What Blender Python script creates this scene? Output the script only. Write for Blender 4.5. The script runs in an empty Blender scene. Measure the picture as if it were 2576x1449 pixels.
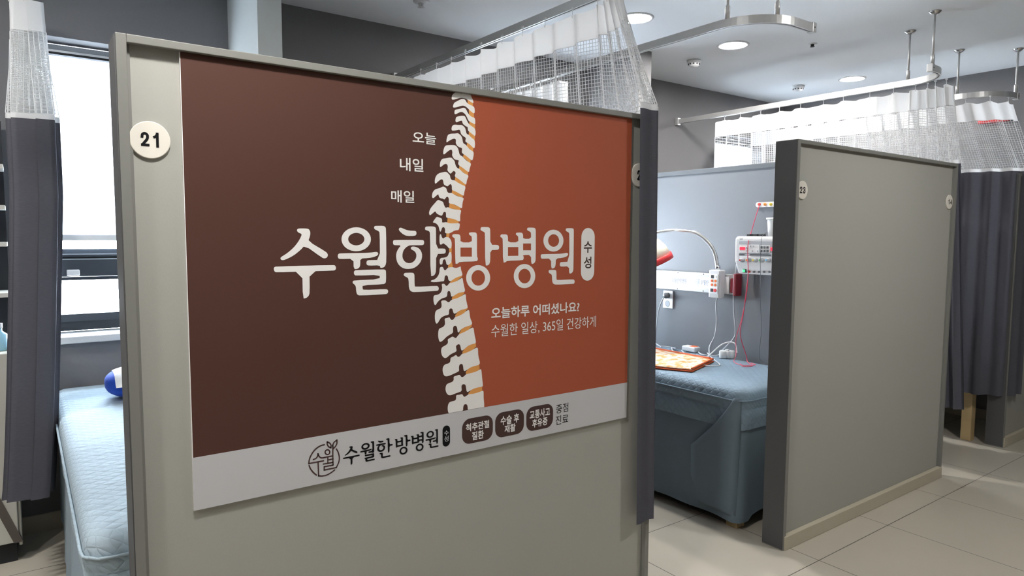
import bpy, bmesh, math, random
from mathutils import Vector, Matrix
from mathutils.geometry import tessellate_polygon
random.seed(7)
PI = math.pi
SC = bpy.context.scene
COL = SC.collection

# ------------------------------------------------------------------ camera
F_PX, YAW, PITCH, ROLL = 1698.7, 0.9429, -0.0785, 0.0054
CAM = Vector((0, 0, 1.45))
FW = Vector((math.cos(PITCH) * math.cos(YAW), math.cos(PITCH) * math.sin(YAW), math.sin(PITCH)))
_r = Vector((math.sin(YAW), -math.cos(YAW), 0))
_u = _r.cross(FW)
RT = _r * math.cos(ROLL) + _u * math.sin(ROLL)
UP = -_r * math.sin(ROLL) + _u * math.cos(ROLL)
cam = bpy.data.cameras.new('camera')
cam.sensor_width = 36.0
cam.lens = F_PX / 2576 * 36.0
cam.clip_start = 0.02
cam_o = bpy.data.objects.new('camera', cam)
COL.objects.link(cam_o)
cam_o.matrix_world = Matrix(((RT.x, UP.x, -FW.x, CAM.x), (RT.y, UP.y, -FW.y, CAM.y), (RT.z, UP.z, -FW.z, CAM.z), (0, 0, 0, 1)))
SC.camera = cam_o

def ray(u, v):
    return FW + RT * ((u - 1288) / F_PX) - UP * ((v - 724.5) / F_PX)
def onY(u, v, y):
    d = ray(u, v); return CAM + d * (y / d.y)
def onX(u, v, x):
    d = ray(u, v); return CAM + d * (x / d.x)
def onZ(u, v, z):
    d = ray(u, v); return CAM + d * ((z - CAM.z) / d.z)

# ------------------------------------------------------------------ measures of the room
Y1, TH, ZT = 1.7013, 0.1107, 1.879          # front plane, thickness and height of the partitions
YB, ZC = 3.92, 2.738                         # window wall, ceiling
XL, XR, YF = -2.4, 6.15, -3.0                # left wall, right wall, wall behind the camera
RAIL0, RAIL1, RAIL2, RAIL3, RAIL4 = 0.045, 1.93, 2.65, 4.57, 5.29
ZR0, ZR1 = 2.400, 2.437                      # rail under- and upper side

# ------------------------------------------------------------------ sky, lights, exposure
W = bpy.data.worlds.new('sky'); SC.world = W; W.use_nodes = True
bg = W.node_tree.nodes['Background']
bg.inputs[0].default_value = (0.78, 0.89, 1.0, 1)
bg.inputs[1].default_value = 84.0
# bright overcast sky above, stronger glow added below the horizon to brighten the ceiling
_n, _l = W.node_tree.nodes, W.node_tree.links
_tc = _n.new('ShaderNodeTexCoord'); _sp = _n.new('ShaderNodeSeparateXYZ'); _mr = _n.new('ShaderNodeMapRange')
_l.new(_tc.outputs['Generated'], _sp.inputs[0]); _l.new(_sp.outputs['Z'], _mr.inputs['Value'])
_mr.inputs['From Min'].default_value = -0.15; _mr.inputs['From Max'].default_value = 0.15
_mr.inputs['To Min'].default_value = 190.0; _mr.inputs['To Max'].default_value = 84.0
_l.new(_mr.outputs['Result'], bg.inputs[1])
SC.view_settings.view_transform = 'Standard'
SC.view_settings.look = 'None'
SC.view_settings.exposure = 0.16
SC.view_settings.gamma = 1.0
SC.view_settings.use_curve_mapping = False
LAMP_GLOW = 440.0
LAMP_COLOR = (1.0, 0.972, 0.94)
WINDOWS = [(0.02, 0.86), (2.55, 3.42), (5.10, 5.86)]      # x ranges of the three windows
WZ0, WZ1 = 0.945, 2.373
for k, (a, b) in enumerate(WINDOWS):
    ld = bpy.data.lights.new('window_portal', 'AREA'); ld.shape = 'RECTANGLE'
    ld.size, ld.size_y = b - a, WZ1 - WZ0
    ld.cycles.is_portal = True
    lo = bpy.data.objects.new('window_portal', ld); COL.objects.link(lo)
    lo.location = ((a + b) / 2, YB + 0.46, (WZ0 + WZ1) / 2); lo.rotation_euler = (-PI / 2, 0, 0)

# ------------------------------------------------------------------ materials
def lin(c):
    c = c / 255.0
    return c / 12.92 if c <= 0.04045 else ((c + 0.055) / 1.055) ** 2.4
def rgb(c):
    return (lin(c[0]), lin(c[1]), lin(c[2]), 1)
class NT:
    def __init__(s, m):
        m.use_nodes = True; s.t = m.node_tree; s.n = s.t.nodes; s.l = s.t.links
        s.bsdf = s.n.get('Principled BSDF'); s.out = s.n.get('Material Output')
    def new(s, kind, **kw):
        n = s.n.new(kind)
        for k, v in kw.items(): setattr(n, k, v)
        return n
    def link(s, a, b): s.l.new(a, b)
    def math(s, op, a, b=None, c=None):
        n = s.n.new('ShaderNodeMath'); n.operation = op
        for i, x in enumerate((a, b, c)):
            if x is None: continue
            if isinstance(x, (int, float)): n.inputs[i].default_value = x
            else: s.l.new(x, n.inputs[i])
        return n.outputs[0]
def mat(name, c, rough=0.6, metal=0.0, var=0.06, vscale=30, bump=0.0, bscale=200, spec=None):
    m = bpy.data.materials.new(name); t = NT(m); b = t.bsdf
    base = rgb(c)
    b.inputs['Roughness'].default_value = rough
    b.inputs['Metallic'].default_value = metal
    if spec is not None: b.inputs['Specular IOR Level'].default_value = spec
    co = t.new('ShaderNodeTexCoord')
    nz = t.new('ShaderNodeTexNoise'); nz.inputs['Scale'].default_value = vscale; nz.inputs['Detail'].default_value = 3
    t.link(co.outputs['Object'], nz.inputs['Vector'])
    mx = t.new('ShaderNodeMix', data_type='RGBA')
    mx.inputs['A'].default_value = tuple(x * (1 - var) for x in base[:3]) + (1,)
    mx.inputs['B'].default_value = tuple(min(1, x * (1 + var)) for x in base[:3]) + (1,)
    t.link(nz.outputs['Fac'], mx.inputs['Factor'])
    t.link(mx.outputs['Result'], b.inputs['Base Color'])
    if bump:
        n2 = t.new('ShaderNodeTexNoise'); n2.inputs['Scale'].default_value = bscale; n2.inputs['Detail'].default_value = 4
        t.link(co.outputs['Object'], n2.inputs['Vector'])
        bp = t.new('ShaderNodeBump'); bp.inputs['Strength'].default_value = bump; bp.inputs['Distance'].default_value = 0.002
        t.link(n2.outputs['Fac'], bp.inputs['Height']); t.link(bp.outputs[0], b.inputs['Normal'])
    return m
def emit(name, c, s):
    m = bpy.data.materials.new(name); t = NT(m)
    t.bsdf.inputs['Base Color'].default_value = rgb(c)
    t.bsdf.inputs['Emission Color'].default_value = rgb(c)
    t.bsdf.inputs['Emission Strength'].default_value = s
    return m
def fabric(name, c, transl=0.25, weave=900, var=0.16):
    m = mat(name, c, 0.9, 0, var, weave, 0.3, 700, spec=0.1); t = NT(m)
    col = t.bsdf.inputs['Base Color'].links[0].from_socket
    tr = t.new('ShaderNodeBsdfTranslucent'); t.link(col, tr.inputs['Color'])
    ms = t.new('ShaderNodeMixShader'); ms.inputs[0].default_value = transl
    t.link(t.bsdf.outputs[0], ms.inputs[1]); t.link(tr.outputs[0], ms.inputs[2]); t.link(ms.outputs[0], t.out.inputs[0])
    # horizontal slub of the weave
    mp = t.new('ShaderNodeMapping'); mp.inputs['Scale'].default_value = (1, 1, 7)
    tc = [n for n in t.n if n.type == 'TEX_COORD'][0]
    nz = [n for n in t.n if n.type == 'TEX_NOISE' and n.inputs['Scale'].default_value == weave][0]
    nz.inputs['Scale'].default_value = 60
    t.link(tc.outputs['Object'], mp.inputs['Vector']); t.link(mp.outputs[0], nz.inputs['Vector'])
    return m
M = {}
M['wall'] = mat('grey_wallpaper', (112, 111, 112), 0.85, 0, 0.05, 90, 0.15, 350)
M['column'] = mat('light_grey_column_paint', (186, 189, 187), 0.8, 0, 0.02, 30)
M['ceiling'] = mat('white_ceiling_paint', (236, 238, 240), 0.9, 0, 0.01, 4)
M['board'] = mat('beige_grey_panel_vinyl', (166, 166, 158), 0.62, 0, 0.03, 260, 0.12, 500)
M['board_grey'] = mat('blue_grey_panel_vinyl', (108, 111, 116), 0.62, 0, 0.03, 260, 0.12, 500)
M['frame'] = mat('grey_panel_frame', (124, 124, 119), 0.5, 0, 0.03, 60)
M['cap'] = mat('slate_cap_rail', (86, 90, 94), 0.6, 0, 0.03, 60)
M['endcap'] = mat('dark_grey_end_laminate', (80, 80, 81), 0.6, 0, 0.04, 120)
M['skirting'] = mat('pale_beige_skirting', (186, 178, 158), 0.45, 0, 0.03, 20)
M['white_plastic'] = mat('white_plastic', (226, 227, 228), 0.4, 0, 0.01, 20)
M['cream'] = mat('cream_enamel', (228, 222, 205), 0.4, 0, 0.01, 20)
M['alu'] = mat('satin_aluminium', (214, 214, 213), 0.34, 0.65, 0.03, 40)
M['chrome'] = mat('chrome', (220, 220, 222), 0.12, 1.0, 0.01, 40)
M['dark'] = mat('dark_slot', (28, 30, 34), 0.7, 0, 0.02, 40)
M['win_dark'] = mat('dark_window_frame', (46, 52, 60), 0.4, 0, 0.03, 30)
M['win_grey'] = mat('grey_window_frame', (150, 156, 162), 0.4, 0, 0.03, 30)
M['stone'] = mat('speckled_sill_stone', (196, 198, 198), 0.4, 0, 0.22, 420)
M['poster_white'] = mat('poster_white', (236, 234, 231), 0.6, 0, 0.01, 8)
M['poster_band'] = mat('poster_band', (196, 196, 198), 0.6, 0, 0.01, 8)
M['poster_brown'] = mat('poster_brown', (80, 52, 44), 0.6, 0, 0.03, 300, spec=0.25)
M['poster_rust'] = mat('poster_rust', (166, 84, 58), 0.6, 0, 0.03, 300, spec=0.25)
M['poster_orange'] = mat('poster_orange', (224, 156, 82), 0.55, 0, 0.02, 100)
M['ink_brown'] = mat('ink_brown', (66, 42, 38), 0.6, 0, 0.02, 50)
M['ink_black'] = mat('ink_black', (18, 18, 20), 0.7, 0, 0.02, 50, spec=0.15)
M['ink_grey'] = mat('ink_grey', (128, 134, 146), 0.6, 0, 0.02, 50)
M['badge'] = mat('ivory_badge', (226, 221, 210), 0.45, 0, 0.01, 20)
M['curtain'] = fabric('dark_grey_curtain', (90, 90, 98), 0.19)
M['net'] = fabric('white_curtain_net', (240, 241, 242), 0.45, 900, 0.02)
M['blind'] = fabric('white_roller_blind', (244, 246, 248), 0.7, 900, 0.01)
M['wood'] = mat('pale_wood', (196, 172, 128), 0.5, 0, 0.12, 18)
M['red'] = mat('red_plastic', (196, 40, 44), 0.4, 0, 0.02, 30)
M['maroon'] = mat('maroon_plastic', (112, 22, 34), 0.4, 0, 0.03, 30)
M['red_wire'] = mat('red_wire', (206, 52, 82), 0.5, 0, 0.02, 30)
M['cord'] = mat('grey_cord', (176, 180, 186), 0.5, 0, 0.03, 30)
M['white_cord'] = mat('white_cord', (224, 226, 228), 0.5, 0, 0.02, 30)
M['plug'] = mat('grey_plug', (92, 96, 100), 0.5, 0, 0.03, 30)
M['orange'] = mat('orange_binding', (206, 92, 44), 0.8, 0, 0.08, 60, 0.3, 300)
M['blue'] = mat('blue_cloth', (22, 66, 166), 0.8, 0, 0.06, 60, 0.3, 400)
M['towel'] = mat('white_cloth', (236, 236, 236), 0.9, 0, 0.02, 60, 0.3, 400)
M['bottle'] = mat('pale_blue_bottle', (150, 196, 214), 0.3, 0, 0.02, 20)
M['cab_white'] = mat('white_cabinet', (208, 207, 198), 0.5, 0, 0.03, 10)
M['cab_edge'] = mat('brown_grey_edge', (98, 90, 84), 0.6, 0, 0.05, 30)
M['green_led'] = emit('green_led', (60, 255, 120), 1.5)
M['red_led'] = emit('red_led', (255, 30, 50), 2.0)
M['lens'] = emit('lamp_lens', (255, 255, 255), LAMP_GLOW)
M['lens'].node_tree.nodes['Principled BSDF'].inputs['Emission Color'].default_value = LAMP_COLOR + (1,)
for nm, c in (('k_red', (200, 70, 60)), ('k_orange', (224, 140, 60)), ('k_yellow', (222, 196, 70)), ('k_green', (80, 150, 90)), ('k_blue', (90, 160, 196))):
    M[nm] = mat(nm, c, 0.4, 0, 0.02, 30)

# glass: clear with a faint reflection
m = bpy.data.materials.new('window_glass'); t = NT(m)
tr = t.new('ShaderNodeBsdfTransparent'); gl = t.new('ShaderNodeBsdfGlossy'); gl.inputs['Roughness'].default_value = 0.02
ms = t.new('ShaderNodeMixShader'); ms.inputs[0].default_value = 0.07
t.link(tr.outputs[0], ms.inputs[1]); t.link(gl.outputs[0], ms.inputs[2]); t.link(ms.outputs[0], t.out.inputs[0])
M['glass'] = m

# floor tiles with grout lines
m = mat('beige_floor_tile', (184, 177, 163), 0.3, 0, 0.05, 3.5); t = NT(m)
tc = [n for n in t.n if n.type == 'TEX_COORD'][0]
sp = t.new('ShaderNodeSeparateXYZ'); t.link(tc.outputs['Object'], sp.inputs[0])
def grout(axis, off):
    a = t.math('SUBTRACT', sp.outputs[axis], off)
    a = t.math('DIVIDE', a, 0.6385)
    a = t.math('SUBTRACT', a, t.math('ROUND', a))
    return t.math('LESS_THAN', t.math('ABSOLUTE', a), 0.0032)
g = t.math('MAXIMUM', grout(0, 4.757), grout(1, 1.556))
old = t.bsdf.inputs['Base Color'].links[0].from_socket
mx = t.new('ShaderNodeMix', data_type='RGBA'); mx.inputs['B'].default_value = rgb((84, 78, 70))
t.link(g, mx.inputs['Factor']); t.link(old, mx.inputs['A']); t.link(mx.outputs['Result'], t.bsdf.inputs['Base Color'])
nf = t.new('ShaderNodeTexNoise'); nf.inputs['Scale'].default_value = 900; t.link(tc.outputs['Object'], nf.inputs['Vector'])
bp = t.new('ShaderNodeBump'); bp.inputs['Strength'].default_value = 0.05; bp.inputs['Distance'].default_value = 0.001
t.link(nf.outputs['Fac'], bp.inputs['Height']); t.link(bp.outputs[0], t.bsdf.inputs['Normal'])
M['floor'] = m

# quilted bed cover
def quilt(name, c, k=135.0, strength=0.4):
    m = mat(name, c, 0.8, 0, 0.05, 25, spec=0.2); t = NT(m)
    tc = [n for n in t.n if n.type == 'TEX_COORD'][0]
    sp = t.new('ShaderNodeSeparateXYZ'); t.link(tc.outputs['Object'], sp.inputs[0])
    x, y, z = sp.outputs
    def s(a): return t.math('ABSOLUTE', t.math('SINE', t.math('MULTIPLY', a, k / 2)))
    xy = t.math('ADD', x, y)
    f1 = s(t.math('ADD', xy, z)); f2 = s(t.math('ADD', t.math('SUBTRACT', x, y), z)); f3 = s(t.math('SUBTRACT', xy, z))
    h = t.math('POWER', t.math('MINIMUM', f1, t.math('MINIMUM', f2, f3)), 0.5)
    bp = t.new('ShaderNodeBump'); bp.inputs['Strength'].default_value = strength; bp.inputs['Distance'].default_value = 0.006
    t.link(h, bp.inputs['Height'])
    nz = t.new('ShaderNodeTexNoise'); nz.inputs['Scale'].default_value = 9; nz.inputs['Detail'].default_value = 3
    mp = t.new('ShaderNodeMapping'); mp.inputs['Scale'].default_value = (0.7, 2.6, 1)
    t.link(tc.outputs['Object'], mp.inputs[0]); t.link(mp.outputs[0], nz.inputs['Vector'])
    b2 = t.new('ShaderNodeBump'); b2.inputs['Strength'].default_value = 0.3; b2.inputs['Distance'].default_value = 0.03
    t.link(nz.outputs['Fac'], b2.inputs['Height']); t.link(bp.outputs[0], b2.inputs['Normal']); t.link(b2.outputs[0], t.bsdf.inputs['Normal'])
    return m
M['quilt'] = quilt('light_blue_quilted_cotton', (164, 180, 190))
M['quilt_dark'] = quilt('darker_blue_quilted_cotton', (128, 146, 160))  # same quilting in a darker tone for the bed in the gap
M['skirt_dark'] = mat('darker_blue_cotton_shaded', (108, 123, 135), 0.85, 0, 0.05, 25, 0.3, 300)  # skirts: cotton of the covers, darkened for the shade on the sides
M['skirt'] = mat('light_blue_cotton_shaded', (142, 158, 170), 0.85, 0, 0.05, 25, 0.3, 300)  # left bed's skirt, its side shade put into the colour too

# printed blanket: orange and cream blotches
m = mat('printed_orange_blanket', (232, 196, 140), 0.85, 0, 0.05, 30, 0.3, 300); t = NT(m)
tc = [n for n in t.n if n.type == 'TEX_COORD'][0]
nz = t.new('ShaderNodeTexNoise'); nz.inputs['Scale'].default_value = 22; nz.inputs['Detail'].default_value = 4
t.link(tc.outputs['Object'], nz.inputs['Vector'])
cr = t.new('ShaderNodeValToRGB'); cr.color_ramp.elements[0].position = 0.42; cr.color_ramp.elements[0].color = rgb((222, 150, 82))
cr.color_ramp.elements[1].position = 0.56; cr.color_ramp.elements[1].color = rgb((244, 228, 204))
t.link(nz.outputs['Fac'], cr.inputs[0]); t.link(cr.outputs[0], t.bsdf.inputs['Base Color'])
M['blanket'] = m

# ------------------------------------------------------------------ mesh helpers
def obj(name, bm, m, parent=None, smooth=False, bevel=0.0):
    me = bpy.data.meshes.new(name)
    bmesh.ops.recalc_face_normals(bm, faces=bm.faces[:])
    bm.to_mesh(me); bm.free()
    if smooth:
        for p in me.polygons: p.use_smooth = True
    me.materials.append(m)
    o = bpy.data.objects.new(name, me); COL.objects.link(o)
    if parent is not None: o.parent = parent; o.matrix_parent_inverse = parent.matrix_basis.inverted()
    if bevel:
        b = o.modifiers.new('edges', 'BEVEL'); b.width = bevel; b.segments = 2; b.limit_method = 'ANGLE'; b.angle_limit = 0.6
    return o
def tag(o, label, cat, group=None, kind=None):
    o['label'] = label; o['category'] = cat
    if group: o['group'] = group
    if kind: o['kind'] = kind
    return o
def thing(name, label, cat, loc=(0, 0, 0), group=None):
    o = bpy.data.objects.new(name, None); COL.objects.link(o); o.location = loc
    o.empty_display_size = 0.05
    return tag(o, label, cat, group)
def struct(name, bm, m, parent=None, label=None, bevel=0.0):
    o = obj(name, bm, m, parent, bevel=bevel)
    if parent is None:
        o['kind'] = 'structure'
        o['label'] = label or name.replace('_', ' ')
        o['category'] = name.split('_')[0]
    return o
def box(bm, x0, x1, y0, y1, z0, z1):
    r = bmesh.ops.create_cube(bm, size=1.0)
    for v in r['verts']:
        v.co = Vector((x0 + (v.co.x + .5) * (x1 - x0), y0 + (v.co.y + .5) * (y1 - y0), z0 + (v.co.z + .5) * (z1 - z0)))
    return bm
def B(x0, x1, y0, y1, z0, z1):
    return box(bmesh.new(), x0, x1, y0, y1, z0, z1)
def smooth_path(pts, n=8):
    pts = [Vector(p) for p in pts]; out = []
    P = [pts[0] * 2 - pts[1]] + pts + [pts[-1] * 2 - pts[-2]]
    for i in range(1, len(P) - 2):
        a, b, c, d = P[i - 1], P[i], P[i + 1], P[i + 2]
        for k in range(n):
            s = k / n
            out.append(0.5 * ((2 * b) + (c - a) * s + (2 * a - 5 * b + 4 * c - d) * s * s + (3 * b - a - 3 * c + d) * s ** 3))
    out.append(pts[-1]); return out
def tube(bm, pts, r, seg=8, cap=True):
    pts = [Vector(p) for p in pts]; rings = []
    up = Vector((0.13, 0.21, 0.97))
    for i, p in enumerate(pts):
        d = (pts[min(i + 1, len(pts) - 1)] - pts[max(i - 1, 0)]).normalized()
        a = d.cross(up)
        if a.length < 1e-3: a = d.cross(Vector((1, 0, 0)))
        a.normalize(); b = d.cross(a).normalized(); up = b if abs(b.dot(up)) > 0.2 and b.dot(up) > 0 else up
        rr = r[i] if isinstance(r, (list, tuple)) else r
        rings.append([bm.verts.new(p + (a * math.cos(2 * PI * k / seg) + b * math.sin(2 * PI * k / seg)) * rr) for k in range(seg)])
    for i in range(len(rings) - 1):
        for k in range(seg):
            bm.faces.new((rings[i][k], rings[i][(k + 1) % seg], rings[i + 1][(k + 1) % seg], rings[i + 1][k]))
    if cap:
        bm.faces.new(rings[0]); bm.faces.new(rings[-1])
    return bm
def lathe(bm, prof, origin, axis='Z', seg=24, loop=False):
    """prof: list of (radius, height)"""
    o = Vector(origin); rings = []
    for r, h in prof:
        ring = []
        for k in range(seg):
            c, s = math.cos(2 * PI * k / seg) * r, math.sin(2 * PI * k / seg) * r
            q = {'Z': (c, s, h), 'X': (h, c, s), 'Y': (c, h, s)}[axis]
            ring.append(bm.verts.new(o + Vector(q)))
        rings.append(ring)
    for i in range(len(rings) - 1):
        for k in range(seg):
            bm.faces.new((rings[i][k], rings[i][(k + 1) % seg], rings[i + 1][(k + 1) % seg], rings[i + 1][k]))
    if loop:
        for k in range(seg): bm.faces.new((rings[-1][k], rings[-1][(k + 1) % seg], rings[0][(k + 1) % seg], rings[0][k]))
    else:
        bm.faces.new(rings[0]); bm.faces.new(rings[-1])
    return bm
def chaikin(pts, n=2):
    for _ in range(n):
        out = []
        for i in range(len(pts)):
            a, b = Vector(pts[i]), Vector(pts[(i + 1) % len(pts)])
            out += [a * .75 + b * .25, a * .25 + b * .75]
        pts = out
    return [Vector(p) for p in pts]
def flat(bm, loops3):
    """fill an outline (first loop) with holes (other loops), all 3D points in one plane"""
    loops = [[Vector(p) for p in l] for l in loops3]
    vs = [bm.verts.new(p) for l in loops for p in l]
    for tri in tessellate_polygon(loops):
        try: bm.faces.new([vs[i] for i in tri])
        except ValueError: pass
    return bm
def solid(bm, loop, ext):
    """extrude an outline by the vector ext"""
    e = Vector(ext); a = [bm.verts.new(Vector(p)) for p in loop]; b = [bm.verts.new(Vector(p) + e) for p in loop]
    n = len(a)
    for i in range(n): bm.faces.new((a[i], a[(i + 1) % n], b[(i + 1) % n], b[i]))
    bm.faces.new(a); bm.faces.new(b)
    return bm

# ------------------------------------------------------------------ room shell
struct('floor', B(XL - .1, XR + .1, YF - .1, YB + .5, -0.1, 0), M['floor'])
struct('ceiling', B(XL - .1, XR + .1, YF - .1, YB + .5, ZC, ZC + 0.1), M['ceiling'])
def wall_with_holes():
    bm = bmesh.new(); y0, y1 = YB, YB + 0.45
    xs = [XL - .1] + [x for w in WINDOWS for x in w] + [XR + .1]
    for i in range(0, len(xs), 2): box(bm, xs[i], xs[i + 1], y0, y1, 0, ZC)
    for a, b in WINDOWS:
        box(bm, a, b, y0, y1, 0, WZ0 - 0.035); box(bm, a, b, y0, y1, WZ1, ZC)
    return bm
struct('wall_back', wall_with_holes(), M['wall'])
struct('wall_left', B(XL - .1, XL, YF, YB, 0, ZC), M['wall'])
struct('wall_right', B(XR, XR + .1, YF, YB, 0, ZC), M['wall'])
struct('wall_front', B(XL, XR, YF - .1, YF, 0, ZC), M['wall'])
# short full-height wall stubs that stand out from the window wall
struct('wall_left_stub', B(0.948, 1.062, 3.365, YB, 0, ZC), M['column'], label='left wall stub between two windows')
struct('wall_right_stub', B(3.52, 3.64, 3.36, YB, 0, ZC), M['wall'], label='right wall stub between two windows')
bm = bmesh.new()
for a, b in ((XL, 0.948), (1.062, 3.52), (3.64, XR)):
    box(bm, a, b, YB - 0.012, YB, 0, 0.085)
struct('baseboard_back', bm, M['skirting'])
struct('baseboard_right', B(XR - 0.012, XR, YF, YB - 0.012, 0, 0.085), M['skirting'])
struct('baseboard_left', B(XL, XL + 0.012, YF, YB - 0.012, 0, 0.085), M['skirting'])

def window(n, a, b, blind_z, label):
    wy = YB + 0.20
    bm = bmesh.new()
    fw = 0.05
    box(bm, a, a + fw, wy, wy + .07, WZ0, WZ1); box(bm, b - fw, b, wy, wy + .07, WZ0, WZ1)
    box(bm, a, b, wy, wy + .07, WZ1 - .045, WZ1); box(bm, a, b, wy, wy + .07, WZ0, WZ0 + .05)
    box(bm, a, b, wy - .03, wy + .05, WZ0 + .05, WZ0 + .09)
    w = struct('window_%d' % n, bm, M['win_dark'], label=label, bevel=0.003)
    # transom of the lower sash: stepped dark bars
    bm = bmesh.new()
    box(bm, a, b, wy, wy + .07, 1.205, 1.367); box(bm, a, b, wy - .035, wy, 1.225, 1.315); box(bm, a, b, wy - .02, wy, 1.325, 1.34)
    struct('transom', bm, M['win_dark'], w, bevel=0.003)
    bm = bmesh.new(); box(bm, a, b, wy - .037, wy - .03, 1.312, 1.317); box(bm, a, b, wy - .022, wy - .018, 1.337, 1.342)
    struct('transom_strip', bm, M['win_grey'], w)
    bm = bmesh.new(); box(bm, a + fw, b - fw, wy + .03, wy + .036, 1.367, WZ1 - .045); box(bm, a + fw, b - fw, wy + .03, wy + .036, WZ0 + .09, 1.205)
    struct('pane', bm, M['glass'], w)
    struct('latch', B(a + .16, a + .215, wy - .06, wy - .035, 1.232, 1.262), M['white_plastic'], w, bevel=0.004)
    struct('sill', B(a - .05 if n == 1 else a, b, YB - .035, wy, WZ0 - .035, WZ0), M['stone'], w, bevel=0.004)
    # roller blind in the reveal
    t = thing('roller_blind', {1: 'white roller blind in the bright window beside the left curtain', 2: 'white roller blind in the middle window behind the large partition', 3: 'white roller blind in the far window beyond the net curtain'}[n], 'blind', ((a + b) / 2, YB + .06, WZ1), 'roller blinds in the windows')
    obj('head_box', B(a + .004, b - .004, YB + .11, YB + .165, WZ1 - .037, WZ1 - .012), M['win_grey'], t, bevel=.003)
    obj('head_strip', B(a + .004, b - .004, YB + .108, YB + .160, WZ1 - .047, WZ1 - .037), M['white_plastic'], t)
    obj('head_gap_shade', B(a + .004, b - .004, YB + .112, YB + .160, WZ1 - .058, WZ1 - .047), M['dark'], t)  # dark bar standing in for the shaded gap above the cloth
    obj('cloth', B(a + .012, b - .012, YB + .150, YB + .1505, blind_z, WZ1 - .058), M['blind'], t)
    obj('bottom_bar', B(a + .012, b - .012, YB + .143, YB + .158, blind_z - .030, blind_z), M['white_plastic'], t, bevel=.004)
window(1, *WINDOWS[0], 1.44, 'bright window beside the left curtain')
window(2, *WINDOWS[1], 1.44, 'window behind the large partition')
window(3, *WINDOWS[2], 1.30, 'far bright window seen through the net curtain')

# ------------------------------------------------------------------ partitions
def partition(x0, x1, label, board='board'):
    t = thing('partition_panel', label, 'partition', ((x0 + x1) / 2, Y1, 0), 'cubicle partitions')
    rec, fr, ft = 0.020, 0.021, 0.018
    bm = bmesh.new()
    box(bm, x0, x0 + fr, Y1, Y1 + TH, 0, ZT); box(bm, x1 - fr * .9, x1, Y1, Y1 + TH, 0, ZT)
    box(bm, x0 + fr, x1 - fr * .9, Y1, Y1 + TH, ZT - ft, ZT)
    obj('frame', bm, M['frame'], t, bevel=0.0015)
    obj('end_cap', B(x0 - 0.0025, x0, Y1 + .003, Y1 + TH - .002, 0.006, ZT - .003), M['endcap'], t)
    obj('end_cap', B(x1, x1 + 0.0025, Y1 + .003, Y1 + TH - .002, 0.006, ZT - .003), M['endcap'], t)
    obj('face_board', B(x0 + fr, x1 - fr * .9, Y1 + rec, Y1 + TH - rec, 0, ZT - ft), M[board], t)
    bm = bmesh.new()
    box(bm, x0 + fr, x0 + fr + .007, Y1 + rec - .004, Y1 + rec, 0, ZT - ft)
    box(bm, x1 - fr * .9 - .007, x1 - fr * .9, Y1 + rec - .004, Y1 + rec, 0, ZT - ft)
    obj('edge_bead', bm, M['frame'], t)
    obj('skirting_board', B(x0 + fr * .3, x1 - fr * .3, Y1 - .006, Y1 + rec, 0, 0.066), M['skirting'], t, bevel=0.003)
    return t
P21 = partition(0.1813, 1.8832, 'wide beige partition panel carrying the brown spine poster')
P23 = partition(2.790, 4.4593, 'plain beige partition panel with the badges 23 and 14')
P24 = partition(5.436, XR - 0.01, 'partition panel at the right edge, partly hidden by a dark curtain')
def side_partition(xa, xb, ya, yb, label):
    t = thing('side_partition', label, 'partition', ((xa + xb) / 2, (ya + yb) / 2, 0), 'partitions between the beds')
    obj('face_board', B(xa, xb, ya, yb, 0, ZT - .03), M['board_grey'], t)
    obj('top_cap', B(xa - .008, xb + .008, ya, yb, ZT - .03, ZT), M['cap'], t, bevel=0.003)
    obj('skirting_board', B(xa - .008, xb + .008, ya, yb, 0, .07), M['skirting'], t)
    return t
side_partition(0.975, 1.075, Y1 + TH + .002, 3.36, 'partition between beds, hidden behind the spine poster panel')
side_partition(3.555, 3.655, Y1 + TH + .002, 3.355, 'blue-grey partition carrying the therapy unit and lamp rail beside the bed')

# ------------------------------------------------------------------ poster
YP = Y1 + 0.012                     # face of the poster sheet
def pp(u, v, k=0):                   # a point of the printed sheet
    return onY(u, v, YP - 0.00014 * k)
xa, xb = onY(469, 700, YP).x, onY(1583.5, 700, YP).x
xa = (onY(450.9, 123, YP).x + onY(488.4, 1284, YP).x) / 2
xb = (onY(1590, 291, YP).x + onY(1575.9, 1050.6, YP).x) / 2
zb = (onY(488.4, 1284, YP).z + onY(1575.9, 1050.6, YP).z) / 2
zm = (onY(484, 1150, YP).z + onY(1577.9, 963.2, YP).z) / 2
zt = ZT - 0.018 - 0.0005
poster = thing('poster', 'large brown and rust hospital poster with a white spine', 'poster', ((xa + xb) / 2, YP, zb))
obj('backing_sheet', B(xa, xb, YP, Y1 + .0199, zb, zt), M['poster_white'], poster)
def rectf(x0, x1, z0, z1, k):
    y = YP - 0.00014 * k
    return flat(bmesh.new(), [[(x0, y, z0), (x1, y, z0), (x1, y, z1), (x0, y, z1)]])
obj('brown_field', rectf(xa + .0015, xb, zm, zt, 1), M['poster_brown'], poster)
obj('footer_band', rectf(xa, xb, zb, zm, 1), M['poster_band'], poster)
CR = {'A': (1100, 210, 12.075), 'B': (1090, 310, 12.075), 'C': (1070, 410, 12.075), 'D': (1070, 510, 12.075), 'E': (1070, 620, 12.075),
      'F': (1080, 720, 11.146), 'G': (1090, 830, 11.146), 'H': (1100, 930, 11.146),
      'S': (680, 550, 6.9), 'W': (840, 550, 6.9), 'N': (970, 550, 6.9), 'P': (1120, 550, 6.9), 'Q': (1250, 550, 7.245), 'T': (1350, 550, 7.625),
      'L': (760, 1080, 10.35), 'K': (850, 1050, 8.587), 'J': (740, 980, 3.481)}
def px(c, x, y):
    a, b, s = CR[c]; return (a + x / s, b + y / s)
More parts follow.
